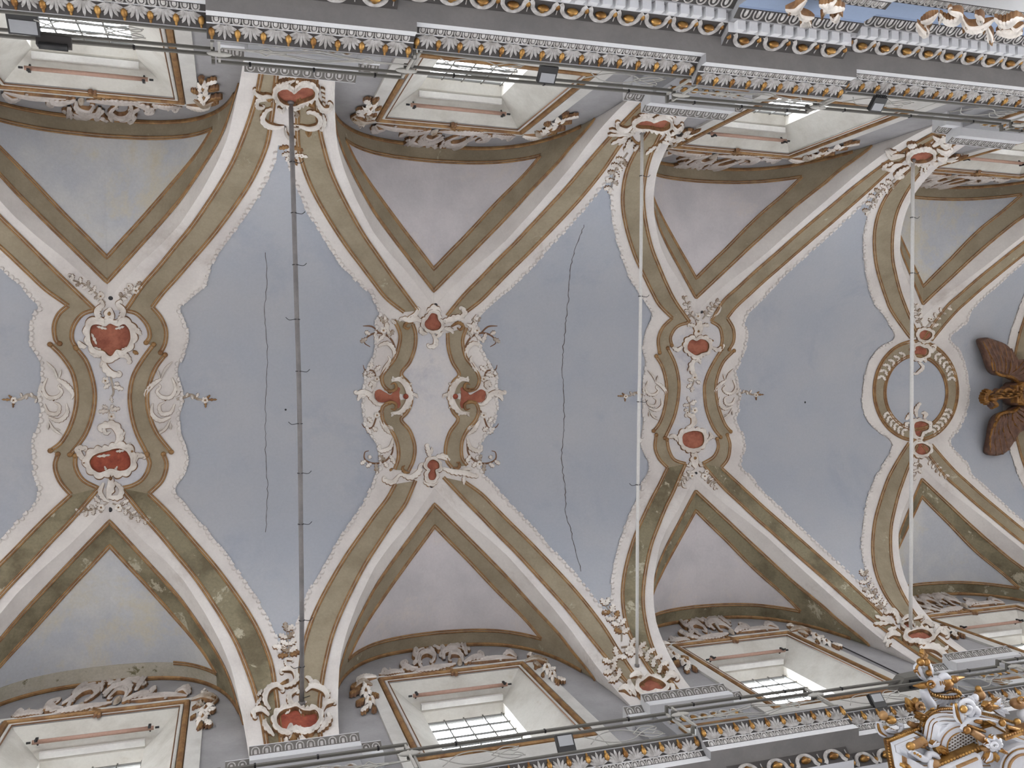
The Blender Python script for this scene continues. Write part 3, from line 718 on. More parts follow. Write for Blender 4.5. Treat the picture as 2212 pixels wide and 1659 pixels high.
def band(p0, p1):
    """frame of a sloping band in the (y,z) section: middle, direction root->tip, normal into the room"""
    a, b = arr(p0), arr(p1); d = (b-a)/np.linalg.norm(b-a); n = arr((-d[1], d[0]))
    if n[0] > 0: n = -n
    return (a+b)/2, d, n, np.linalg.norm(b-a)
def to_band(V, bd):
    """(x, w, h) -> local (x, y, z) about the middle of the band"""
    V = arr(V); _, d, n, _ = bd
    return np.stack([V[:, 0], V[:, 1]*d[0]+V[:, 2]*n[0], V[:, 1]*d[1]+V[:, 2]*n[1]], 1)
def band_mesh(name, parts, bd, mats):
    mb = MB()
    for (V, F, Mi), off in parts: mb.add(to_band(V, bd), F, [m+off for m in Mi])
    return mesh(name, mb.V, mb.F, mats, mb.M, True)
BLEAF = band((4.462, 9.707), (4.352, 9.825)); BSM = band((4.515, 9.615), (4.473, 9.685)); BEGG = band((4.855, 9.34), (4.76, 9.475)); BLOW = band((5.06, 9.10), (4.985, 9.215)); BARC = band((5.13, 8.615), (5.09, 8.70))
def acanthus():
    pr = []
    for i, a in enumerate((-68, -48, -25, 0, 25, 48, 68)):
        a = math.radians(a); L = .165-.045*abs(i-3)/3; x0 = .022*(i-3)*.6
        p = [(x0, -.085), (x0+math.sin(a)*L*.45, -.085+math.cos(a)*L*.55+.01), (x0*1.2+math.sin(a)*L*.8, -.085+math.cos(a)*L)]
        P = spline(p, 4); pr.append((strip(P, taper(len(P), .012, .0175, .004), .028, gold=False), 0))
    return pr
def husk(): 
    pr = []
    for s in (-1, 1):
        for q in (0, 1):
            P = spline([(s*.012, -.085), (s*(.045+.012*q), -.05), (s*(.052+.022*q), -.005-.02*q), (s*(.07+.028*q), .03-.03*q)], 4)
            pr.append((strip(P, taper(len(P), .005, .008, .003), .02, gold=False), 0))
    return pr
def egg(sx, sw, sh, cap=True):
    mb = MB(); mb.ellipsoid((0, 0, sh*.25), (sx, sw*.62, sh), 10, 6); mb.ellipsoid((0, sw*.55, sh*.15), (sx*.5, sw*.55, sh*.6), 8, 5)
    return mb.V, mb.F, mb.M
def tongue(w, L):
    P = spline([(-w, -L), (-w*.95, L*.3), (-w*.5, L*.9), (0, L*1.02), (w*.5, L*.9), (w*.95, L*.3), (w, -L)], 3)
    a = strip(P, .0085, .014, gold=False); Q = spline([(0, -L), (0, 0), (0, L*.55)], 2); b = strip(Q, taper(len(Q), .02, .022, .008), .012, gold=False)
    return [(a, 0), (b, 0)]
def strap():
    w, L = .168, .080
    P = spline([(-w, -L), (-w*.80, -L*.5), (-w*.72, L*.2), (-w*.4, L*.85), (0, L*1.0), (w*.4, L*.85), (w*.72, L*.2), (w*.80, -L*.5), (w, -L)], 4)
    return [(strip(P, .026, .022, gold=False), 0)]
def dart():
    P = spline([(0, -.02), (0, .07)], 3); a = strip(P, .005, .012, gold=False)
    V = [(0, .03, 0), (-.036, -.01, 0), (0, -.06, 0), (.036, -.01, 0), (0, -.01, .03)]
    return [(a, 0), ((V, [(0, 1, 4), (1, 2, 4), (2, 3, 4), (3, 0, 4)], [0]*4), 1)]
ME = dict(acanthus_leaf=band_mesh('acanthus_leaf', acanthus()+husk(), BLEAF, ['cleaf']),
          gilded_egg=band_mesh('gilded_egg', [(egg(.036, .085, .04), 0)], BLEAF, ['goldb']),
          tongue_leaf=band_mesh('tongue_leaf', tongue(.038, .038), BSM, ['cleaf']),
          gilded_dome=band_mesh('gilded_dome', [(egg(.075, .062, .055), 0)], BEGG, ['goldb']),
          strap_arch=band_mesh('strap_arch', strap(), BEGG, ['cleaf']),
          gilded_dart=band_mesh('gilded_dart', dart(), BEGG, ['cleaf', 'goldb']),
          lower_tongue=band_mesh('lower_tongue', tongue(.062, .062), BLOW, ['cleaf']),
          architrave_leaf=band_mesh('architrave_leaf', tongue(.038, .045), BARC, ['cleaf']))
mb = MB(); mb.box((-.056, 4.866, 9.25), (.056, 4.98, 9.335)); ME['dentil'] = mb.mesh('dentil', ['cwhite'])
CORN = {}
CUT = 8                                   # profile index where the soffit ends and the bed mouldings begin
SEGL = []                                 # bed mouldings break out over a shorter length
for x0, x1, br in SEG: SEGL.append((x0+(.22 if br else -.22), x1-(.22 if br else -.22), br))
for sy in (-1, 1):
    mir = 1 if sy > 0 else -1
    mb = MB()
    for x0, x1, br in SEG:
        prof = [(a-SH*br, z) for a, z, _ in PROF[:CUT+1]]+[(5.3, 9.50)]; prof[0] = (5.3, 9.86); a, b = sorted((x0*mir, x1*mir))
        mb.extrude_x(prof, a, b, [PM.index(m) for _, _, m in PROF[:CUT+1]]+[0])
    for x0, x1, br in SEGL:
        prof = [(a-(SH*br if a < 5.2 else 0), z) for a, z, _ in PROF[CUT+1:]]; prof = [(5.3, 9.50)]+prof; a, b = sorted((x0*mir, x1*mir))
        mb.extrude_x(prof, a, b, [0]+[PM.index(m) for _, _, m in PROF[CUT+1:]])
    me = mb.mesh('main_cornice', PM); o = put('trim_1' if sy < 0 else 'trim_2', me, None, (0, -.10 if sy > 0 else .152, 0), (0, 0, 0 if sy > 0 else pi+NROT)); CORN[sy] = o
    setp(o, 'long carved entablature with gilded eggs and grey soffit along the '+('top' if sy < 0 else 'bottom')+' of the picture', 'cornice', kind='structure')
    def row(nm, key, bd, sp, x0, x1, ph=0.5, y=None):
        n_ = 0
        for s0, s1, br in (SEG if (bd is BLEAF or bd is BSM) else SEGL):
            a, b = max(s0, x0)+.05, min(s1, x1)-.05
            if b-a < sp: continue
            k = int((b-a)/sp); st = (b-a)/k
            for i in range(k+(1 if ph == 0 else 0)):
                x = a+(i+ph)*st
                put(nm, ME[key], o, (x*mir, bd[0][0]-SH*br if y is None else -SH*br, bd[0][1] if y is None else 0)); n_ += 1
        return n_
    xa = -1.6 if sy < 0 else 2.3; xb = 15.0
    row('acanthus_leaf', 'acanthus_leaf', BLEAF, .243, xa, xb, .5); row('gilded_egg', 'gilded_egg', BLEAF, .243, xa, xb, 0)
    row('tongue_leaf', 'tongue_leaf', BSM, .099 if sy > 0 else .101, xa+1, xb-.8, .5)
    xa2 = 1.5 if sy < 0 else 5.0
    row('strap_arch', 'strap_arch', BEGG, .352, xa2, xb); row('gilded_dome', 'gilded_dome', BEGG, .352, xa2, xb); row('gilded_dart', 'gilded_dart', BEGG, .352, xa2, xb, 0)
    if sy < 0:
        row('dentil', 'dentil', BEGG, .165, 4.3, xb, .5, y=0); row('lower_tongue', 'lower_tongue', BLOW, .165, 6.0, xb); row('architrave_leaf', 'architrave_leaf', BARC, .10, 8.0, xb)

# ------------------------------------------------------------------ pilasters with their imposts
IMP = band((4.64, 11.97), (4.57, 12.10))
ME['impost_tongue'] = band_mesh('impost_tongue', tongue(.05, .055), IMP, ['cleaf'])
def pilaster():
    mb = MB(); mb.box((-1.0, 4.90, 9.85), (1.0, 5.01, 12.0)); mb.box((-.70, 4.76, 9.85), (.70, 4.92, 12.0)); return mb
for k, px in enumerate(PX[1:4]):
    for sy in (-1, 1):
        where = ('first', 'second', 'third')[k]; mir = 1
        me = pilaster().mesh('pilaster', ['cgrey'])
        r = put('pilaster', me, None, (px, 0, 0), (0, 0, 0 if sy > 0 else pi))
        setp(r, '%s grey wall pilaster with white impost on the %s side, carrying the vault' % (where, 'upper' if sy < 0 else 'lower'), 'pilaster', 'pilasters under the vault')
        mb = MB()
        pf = [(5.01, 12.12), (4.56, 12.12), (4.56, 12.10), (4.64, 11.97), (4.62, 11.95), (4.62, 11.80), (4.76, 11.79), (4.9, 11.79), (5.01, 11.79)]
        mt_ = [0, 0, 1, 0, 0, 0, 0, 0, 0]
        mb.extrude_x(pf, -.74, .74, mt_)
        for s in (-1, 1): mb.extrude_x([(y+(.16 if y < 4.95 else 0), z-.005) for y, z in pf], min(s*.74, s*1.05), max(s*.74, s*1.05), mt_)
        mb.obj; im = put('impost', mb.mesh('impost', ['cwhite', 'cmid']), r)
        for i in range(10): put('impost_tongue', ME['impost_tongue'], im, (-.66+i*.1467, IMP[0][0], IMP[0][1]))
        for s in (-1, 1):
            for i in range(2): put('impost_tongue', ME['impost_tongue'], im, (s*(.83+i*.14), IMP[0][0]+.16, IMP[0][1]-.005))
        mb = MB()
        for i in range(7):
            x = -.54+i*.18; mb.ellipsoid((x, 4.75, 11.45), (.05, .04, .075), 8, 5, 0)
            P = spline([(x-.08, 11.36), (x-.07, 11.48), (x, 11.55), (x+.07, 11.48), (x+.08, 11.36)], 3); V, F, Mi = strip(P, .012, .03, gold=False)
            mb.add(np.stack([V[:, 0], 4.755-V[:, 2], V[:, 1]], 1), F, 1)
        put('egg_frieze', mb.mesh('egg_frieze', ['goldb', 'cleaf'], True), r)
        mb = MB()
        for a, b in (((-.58, 10.5), (.58, 10.56)), ((-.58, 11.14), (.58, 11.2)), ((-.58, 10.56), (-.52, 11.14)), ((.52, 10.56), (.58, 11.14))): mb.box((a[0], 4.725, a[1]), (b[0], 4.765, b[1]))
        put('gilded_panel_frame', mb.mesh('gilded_panel_frame', ['gold']), r)
        mb = MB(); mb.box((-.52, 4.745, 10.56), (.52, 4.765, 11.14)); put('white_panel', mb.mesh('white_panel', ['cwhite']), r)

# ------------------------------------------------------------------ iron railings on the cornices
def lozenges(L):
    """pointed interlaced curves used between the piers"""
    out = []
    for q in (1.0, .62):
        for sg in (-1, 1):
            out.append(spline([(-L*.5*q, 0), (-L*.2*q, sg*.05), (0, sg*.17*q)], 5)); out.append(spline([(0, sg*.17*q), (L*.2*q, sg*.05), (L*.5*q, 0)], 5))
    for c in (-L*.27, L*.27):
        for sg in (-1, 1):
            out.append(spline([(c-.22, 0), (c-.08, sg*.03), (c, sg*.11)], 4)); out.append(spline([(c, sg*.11), (c+.08, sg*.03), (c+.22, 0)], 4))
    return out
def waves(L):
    out = []
    for c in (-L*.28, L*.28):
        for sg in (-1, 1):
            out.append(spline([(c-.55, -.10*sg), (c-.3, .12*sg), (c, .14*sg), (c+.25, -.02*sg), (c+.5, -.12*sg)], 5))
            out.append(spline([(c+.1, .0), (c+.3, .15*sg), (c+.48, .1*sg), (c+.42, .02*sg), (c+.34, .07*sg)], 4))
    return out
for sy in (-1, 1):
    mir = 1 if sy > 0 else -1
    for i, (x0, x1, br) in enumerate(SEG):
        if sy > 0 and i == 0: x0 = 0.5
        a = 4.345-.08*br; L = x1-x0-.02; xm = (x0+x1)/2; a += (-.10 if sy > 0 else .019*(xm-8))
        side = 'upper' if sy < 0 else 'lower'
        nth = ('first', 'first', 'second', 'second', 'third', 'third')[i]
        r = thing('iron_railing', ('iron railing with pointed lozenge scrolls in front of the %s %s pilaster' if br else 'iron railing with curling scrolls below the %s %s window') % (nth, side) if not (i == 4 and False) else '', 'railing', (xm, sy*a, 9.85), 'iron railings along the cornices'); r.rotation_euler = (0, 0, NROT if sy < 0 else 0)
        def bar(nm, z, hh=.045, t=.03):
            mb = MB(); mb.box((-L/2, -t/2, z-9.85-hh/2), (L/2, t/2, z-9.85+hh/2)); put(nm, mb.mesh(nm, ['iron']), r)
        bar('top_rail', 10.61); bar('middle_rail', 10.43, .035); bar('bottom_rail', 9.90, .035)
        cs = lozenges(L*.95) if br else waves(L*.95)
        for grp in ([cs] if br else [cs[:4], cs[4:]]):
            mb = MB()
            for c in grp: mb.tube([(x, 0, .31+z*1.1) for x, z in c], .007, 5)
            put('scrollwork', mb.mesh('scrollwork', ['ironl'], True), r)
        for s in (-1, 1):
            mb = MB(); mb.box((s*(L/2-.03)-.014, -.014, 0), (s*(L/2-.03)+.014, .014, .78)); put('post', mb.mesh('post', ['ironl']), r)
            if br: mb = MB(); mb.ellipsoid((s*(L/2-.03), 0, .5), (.14, .03, .05), 12, 6); put('oval_plate', mb.mesh('oval_plate', ['ironl'], True), r)
        if not br or True:
            # the rail steps back to the next length
            if i < len(SEG)-1:
                dy = SH*(1 if not br else -1)
                for z in (10.61, 10.43, 9.90):
                    mb = MB(); mb.box((L/2-.04, min(0, -sy*dy), z-9.85-.02), (L/2, max(0, -sy*dy), z-9.85+.02)); put('return_rail', mb.mesh('return_rail', ['iron']), r)
            for j in range(3):
                x = -L/2+L*(j+.5)/3; mb = MB(); mb.box((x-.012, -.02, .735), (x+.012, .02, .79)); put('rail_clamp', mb.mesh('rail_clamp', ['black']), r)

# ------------------------------------------------------------------ iron tie rods across the nave
RODS = [([(628, 225), (634, 430), (640, 640), (645, 800), (648, 950), (650, 1150), (652, 1330), (652, 1515)], 'rod', .036, 'dark grey iron tie rod with wire loops, leftmost of the three across the vault', [350, 460, 572, 690, 802, 915, 1022, 1132, 1340, 1440]),
        ([(1387, 290), (1385, 500), (1383, 700), (1380, 900), (1377, 1150), (1376, 1435)], 'rodl', .030, 'pale painted tie rod, middle one of the three across the vault', [380, 640, 868, 1047]),
        ([(1972, 350), (1971, 500), (1970, 700), (1969, 900), (1968, 1150), (1967, 1360)], 'rodl', .036, 'pale square tie rod, rightmost of the three across the vault', [470, 590])]
for l, m, rd, lab, wires in RODS:
    P = hit_z(l, 13.68); P = spline(P, 4); ends = P.copy()
    r = thing('tie_rod', lab, 'tie rod', P.mean(0), 'iron tie rods across the vault')
    P2 = P.copy(); P2[0, 1] -= .12; P2[-1, 1] += .12
    mb = MB(); mb.tube(P2, rd, 8); mb.obj('rod', [m], r, True)
    for v in wires:
        u = np.interp(v, [q[1] for q in l], [q[0] for q in l]); c = hit_z([(u, v)], 13.68)[0]
        mb = MB(); t = np.linspace(0, 2*pi, 13); mb.tube(np.stack([c[0]+(rd+.006)*np.cos(t), c[1]+0*t, c[2]+(rd+.006)*np.sin(t)], 1), .008, 5, caps=False)
        q = 1 if (int(v) % 3) else -1
        mb.tube(spline([c+arr((q*rd, 0, 0)), c+arr((q*.12, .01, -.01)), c+arr((q*.17, -.03, 0))], 4), .005, 4); mb.obj('wire_loop', ['black'], r)
    if rd == .036 and m == 'rod':
        for a_, b_ in (((655, 1508), (744, 1512)), ((640, 226), (738, 239))):
            w0 = hit_z([a_], 13.62)[0]; w1 = surf(plan([b_]), .02)[0]; mb = MB(); mb.tube([w0, (w0+w1)/2+arr((0, 0, -.03)), w1], .006, 5); mb.obj('stay_wire', ['black'], r)
    for e, s in ((P[0], -1), (P[-1], 1)):
        mb = MB(); mb.tube([e+arr((0, 0, 0)), e+arr((0, s*.06, 0))], rd*1.5, 8); mb.obj('socket', ['rod'], r, True)

# ------------------------------------------------------------------ floodlights and boxes hung on the railings
def flood(u, v, sy, w_, h_, lab, tilt=.75):
    c = hit_y([(u, v)], sy*(4.16 if sy > 0 else 4.20))[0]
    # frame: x along the nave, e_w upward along the lamp face, n the way it faces
    ew = arr((0, sy*-1*math.sin(tilt)*-1*-1, math.cos(tilt))); ew = arr((0, -sy*math.cos(tilt), math.sin(tilt))); n = arr((0, -sy*math.sin(tilt), -math.cos(tilt)))
    r = thing('floodlight', lab, 'floodlight', c, 'floodlights on the railings')
    def bx(name, a, b, m):
        mb = MB(); mb.box(a, b); V = arr(mb.V); W = np.stack([V[:, 0], V[:, 1]*ew[1]+V[:, 2]*n[1], V[:, 1]*ew[2]+V[:, 2]*n[2]], 1)
        put(name, mesh(name, W, mb.F, [m]), r)
    bx('housing', (-w_/2, -h_/2, -.07), (w_/2, h_/2, 0), 'black')
    bx('glass_front', (-w_/2+.02, -h_*.12, -.002), (w_/2-.02, h_/2-.02, .006), 'lens')
    for i in range(6): x = -w_/2+.03+i*(w_-.06)/5; bx('cooling_fin', (x-.004, -h_/2-.03, -.06), (x+.004, -h_/2, -.01), 'black')
    bx('mounting_arm', (-.015, -.05, -.13), (.015, .05, -.07), 'black')
flood(49, 50, -1, .30, .26, 'black floodlight on the upper railing, leftmost, in front of the first window')
flood(1184, 163, -1, .23, .22, 'black floodlight on the upper railing beside the second window')
flood(1898, 227, -1, .20, .20, 'black floodlight on the upper railing beside the third window')
flood(1223, 1606, 1, .23, .24, 'black floodlight on the lower railing beside the second window')
flood(1897, 1512, 1, .21, .21, 'black floodlight on the lower railing near the gilded organ crest')
c = hit_z([(116, 88)], 10.4)[0]
r = thing('junction_box', 'dark green junction box with a black cylinder hanging under the top left window', 'junction box', c)
mb = MB(); mb.box((-.17, -.05, -.02), (.17, .06, .07)); put('box_body', mb.mesh('box_body', ['cdark']), r)
mb = MB(); mb.tube([(-.14, .07, -.02), (.14, .07, -.02)], .04, 10); put('black_cylinder', mb.mesh('black_cylinder', ['black'], True), r)
for s in (-.1, .02, .12):
    mb = MB(); mb.tube([(s, 0, .07), (s+.03, -.02, .16), (s+.01, -.03, .24)], .006, 5); put('cable', mb.mesh('cable', ['black']), r)
c = hit_z([(1962, 1474)], 10.6)[0]
r = thing('loudspeaker', 'dark grey angular loudspeaker box on the lower railing behind the organ finial', 'loudspeaker', c)
mb = MB(); mb.add([(-.32, .1, -.08), (-.12, -.1, -.06), (.3, -.12, -.06), (.3, .1, -.08), (-.32, .1, .12), (-.12, -.1, .12), (.3, -.12, .12), (.3, .1, .12)], [(0, 3, 2, 1), (4, 5, 6, 7), (0, 1, 5, 4), (1, 2, 6, 5), (2, 3, 7, 6), (3, 0, 4, 7)])
put('cabinet', mb.mesh('cabinet', ['iron']), r)
mb = MB(); mb.box((-.05, -.07, -.1), (.22, .06, -.07)); put('black_grille', mb.mesh('black_grille', ['black']), r)
cb = MB(); a = hit_y([(1790, 1383)], 4.97)[0]; b = hit_y([(1955, 1462)], 4.97)[0]; cb.tube(spline([a, (a+b)/2-arr((0, 0, .05)), b], 6), .012, 5)
o = cb.obj('black_cable', ['black']); setp(o, 'black cable running down the wall beside the third lower window', 'cable')
# ------------------------------------------------------------------ stucco ornaments along the ridge
def mx(l, m): return [(m-x, y) for x, y in l]
def rel(name, label, cat, fr, c, **k): return Relief(name, label, cat, fr, c, **k)
g_c = 'stucco cartouches of the vault'
R = rel('stucco_cartouche', 'white cartouche with a red field at the upper end of the leftmost hourglass panel', 'cartouche', Z5, (640, 510), h=.06, group=g_c)
R.K([(528, 450), (560, 430), (610, 442), (640, 425), (680, 442), (720, 430), (748, 470), (748, 525), (715, 572), (672, 572), (640, 608), (600, 577), (560, 570), (530, 530)], 42, 15)
R.S([(612, 420), (575, 395), (562, 350), (590, 318)], 20, -16).S([(668, 418), (700, 390), (712, 350), (685, 318)], 20, 16).S([(636, 420), (632, 370), (634, 332)], 34).B(632, 366, 14)
R.S([(500, 560), (470, 550), (452, 525)], 18).S([(775, 440), (800, 470), (818, 492)], 16).S([(768, 582), (800, 602)], 12, m='gold').S([(520, 590), (560, 605), (600, 600)], 18)
R.S([(600, 615), (604, 670), (640, 712), (684, 722)], 24, -12).S([(648, 640), (690, 608), (732, 612), (752, 642)], 17, 10).S([(590, 640), (580, 680)], 10)
R.L(530, 480, 560, 545, 12).L(545, 560, 600, 590, 14).L(740, 560, 690, 590, 14).L(560, 440, 620, 455, 12).L(720, 440, 665, 455, 12)
R = rel('flower_spray', 'pair of stucco flower sprays above the upper cartouche of the leftmost hourglass panel', 'flower spray', Z5, (640, 290), h=.045, group='small flower sprays')
R.spray([(608, 305), (565, 260), (500, 205), (425, 172)], 5, 34, [(582, 265, 22)]).S([(450, 190), (410, 175), (395, 155)], 6, 14)
R.spray([(676, 305), (710, 270), (755, 235), (790, 205)], 4, 34, [(785, 232, 22), (745, 205, 16)])
R = rel('flower_spray', 'small hanging flower drop in the waist of the leftmost hourglass panel, upper of two', 'flower spray', Z5, (645, 790), h=.045, group='small flower sprays')
R.stem([(640, 735), (652, 790), (655, 830), (632, 868)]).F(610, 755, 22).L(640, 770, 600, 800, 16).L(655, 790, 715, 805, 18).L(660, 770, 690, 775, 15).L(640, 840, 650, 885, 10)
R = rel('flower_spray', 'small standing flower spray in the waist of the leftmost hourglass panel, lower of two', 'flower spray', Z5, (632, 940), h=.045, group='small flower sprays')
R.stem([(640, 1000), (632, 960), (630, 920)]).F(645, 962, 22).L(630, 930, 568, 935, 17).L(635, 925, 695, 915, 17).L(625, 915, 590, 898, 13).L(638, 915, 655, 895, 13)
R = rel('stucco_cartouche', 'white cartouche with a deep red field at the lower end of the leftmost hourglass panel', 'cartouche', Z5, (640, 1220), h=.065, group=g_c)
R.K([(530, 1210), (560, 1185), (620, 1167), (680, 1152), (730, 1170), (752, 1215), (745, 1258), (700, 1275), (640, 1262), (580, 1285), (540, 1265), (525, 1235)], 44, 15, 'redb')
R.S([(640, 1150), (685, 1110), (690, 1060), (655, 1012), (590, 1018)], 27, -18).S([(700, 1130), (735, 1135), (757, 1115)], 14).S([(690, 1095), (712, 1065), (725, 1050)], 12).S([(600, 1020), (612, 1060), (640, 1050)], 12)
R.S([(505, 1225), (468, 1190), (452, 1150), (490, 1145)], 20, 10).S([(775, 1240), (792, 1192), (828, 1190)], 18, 10).S([(640, 1310), (642, 1370), (622, 1440)], 26).S([(600, 1345), (580, 1400), (604, 1440), (632, 1455)], 16)
R.S([(662, 1340), (702, 1385), (690, 1430), (640, 1432)], 18, 12).B(640, 1322, 13).B(488, 1232, 10).B(765, 1165, 10).L(560, 1195, 640, 1185, 12).L(720, 1160, 670, 1165, 12).L(620, 1285, 605, 1250, 10).L(660, 1285, 680, 1250, 10)
R = rel('flower_spray', 'pair of stucco flower sprays below the lower cartouche of the leftmost hourglass panel', 'flower spray', Z5, (640, 1490), h=.045, group='small flower sprays')
R.spray([(622, 1462), (570, 1490), (510, 1505), (465, 1520)], 4, 36, [(585, 1490, 22)]).L(580, 1460, 545, 1425, 18)
R.spray([(650, 1465), (710, 1490), (770, 1530), (835, 1555)], 5, 34, [(685, 1490, 22)]).L(700, 1470, 745, 1445, 18)
def side_acanthus(fr, cx, cy, sc, sg, label):
    """pierced acanthus clasp with a flower chain pointing away from the ridge panel"""
    R = rel('acanthus_clasp', label, 'acanthus clasp', fr, (cx, cy), h=.045, group='acanthus clasps with flower chains', tone='stucco')
    def q(l): return [(cx+sg*(x-300)*sc, cy+(y-855)*sc) for x, y in l]
    W = sc
    R.S(q([(262, 738), (240, 800), (268, 850), (320, 850), (348, 818), (330, 795)]), 13*W, 12*W*sg).S(q([(322, 745), (372, 778), (412, 830), (402, 862)]), 16*W).S(q([(246, 890), (270, 940), (322, 945), (334, 900), (305, 880)]), 13*W)
    R.S(q([(268, 965), (330, 985), (378, 945), (372, 885)]), 15*W).S(q([(325, 745), (300, 690), (258, 645)]), 9*W).S(q([(330, 742), (346, 690)]), 8*W).S(q([(272, 985), (300, 1035), (352, 1072)]), 9*W).S(q([(270, 1000), (268, 1040)]), 7*W)
    R.S(q([(310, 690), (280, 668)]), 5*W).S(q([(305, 1030), (340, 1042)]), 5*W).S(q([(232, 760), (222, 820), (250, 850)]), 11*W)
    R.stem(q([(235, 862), (190, 850), (150, 838), (110, 862), (65, 866)]), 10*W)
    for x, y, a in ((180, 850, -1), (150, 838, 1), (120, 852, -1), (205, 858, 1)): R.L(*q([(x, y)])[0], *q([(x-12, y+a*26)])[0], 11*W)
    R.F(*q([(70, 868)])[0], 20*W)
    for e in ((0, 864), (40, 838), (66, 912)): R.L(*q([(68, 866)])[0], *q([e])[0], 9*W, 'gold')
    for x, y in ((280, 862), (300, 868), (262, 855)): R.B(*q([(x, y)])[0], 6*W, 'brown', .0)
side_acanthus(Z5, 310, 855, 1.0, 1, 'pierced acanthus clasp on the left side of the leftmost hourglass panel')
side_acanthus(Z5, 955, 855, 1.0, -1, 'pierced acanthus clasp on the right side of the leftmost hourglass panel')
side_acanthus(Z7, 378, 805, .88, 1, 'pierced acanthus clasp left of the second hourglass panel, partly behind the middle tie rod')
side_acanthus(Z7, 945, 795, .88, -1, 'pierced acanthus clasp on the right side of the second hourglass panel')

# bay two: the open panel with four red cartouches and flowering vines
R = rel('stucco_cartouche', 'small white cartouche with red field at the top of the open centre panel', 'cartouche', Z6, (770, 310), h=.055, group=g_c)
R.K([(720, 320), (742, 290), (768, 252), (804, 262), (812, 295), (834, 330), (820, 362), (775, 372), (732, 355)], 28, 11)
R.S([(738, 245), (788, 218), (836, 242)], 28).S([(705, 315), (655, 292), (605, 300), (560, 292), (538, 312)], 24).S([(600, 285), (650, 262), (672, 228)], 18, -12).S([(850, 310), (900, 298), (955, 282), (1005, 295)], 26).S([(962, 290), (1004, 255), (992, 218)], 20, -12)
R.S([(772, 395), (798, 440), (792, 485), (750, 492)], 20, 10).S([(795, 450), (808, 495)], 12).S([(800, 430), (832, 402), (852, 385)], 14).S([(690, 350), (700, 390), (740, 400)], 18).S([(640, 325), (600, 318), (575, 345), (600, 365), (618, 348)], 12, m='gold').S([(910, 350), (960, 322), (995, 345), (975, 372), (952, 355)], 13, m='gold')
R.S([(860, 360), (905, 370), (925, 400)], 18).S([(480, 300), (520, 330)], 14).S([(1020, 330), (1060, 345), (1075, 330)], 14).L(880, 330, 850, 300, 14)
R = rel('stucco_cartouche', 'small white rocaille cartouche with red field at the bottom of the open centre panel', 'cartouche', Z6, (775, 1370), h=.055, group=g_c)
R.K([(745, 1330), (775, 1307), (812, 1325), (820, 1362), (792, 1380), (800, 1420), (785, 1448), (756, 1448), (745, 1415), (760, 1380), (740, 1358)], 28, 11)
R.S([(762, 1300), (748, 1250), (735, 1205)], 18, 9).S([(768, 1265), (772, 1212)], 12).S([(800, 1285), (850, 1282), (902, 1310)], 24).S([(848, 1362), (920, 1390), (1000, 1398), (1085, 1425)], 24, -12).S([(1000, 1415), (1002, 1485)], 14).S([(990, 1372), (1060, 1372)], 12)
R.S([(725, 1330), (690, 1345), (680, 1390), (620, 1432), (560, 1412), (520, 1420)], 22).S([(540, 1412), (490, 1468), (432, 1452)], 20, 14).S([(712, 1458), (765, 1478), (818, 1458)], 22).S([(615, 1395), (580, 1395), (560, 1365), (580, 1345)], 12, m='gold').S([(920, 1360), (960, 1365), (968, 1330), (945, 1325)], 12, m='gold').S([(470, 1385), (490, 1365)], 10, m='gold')
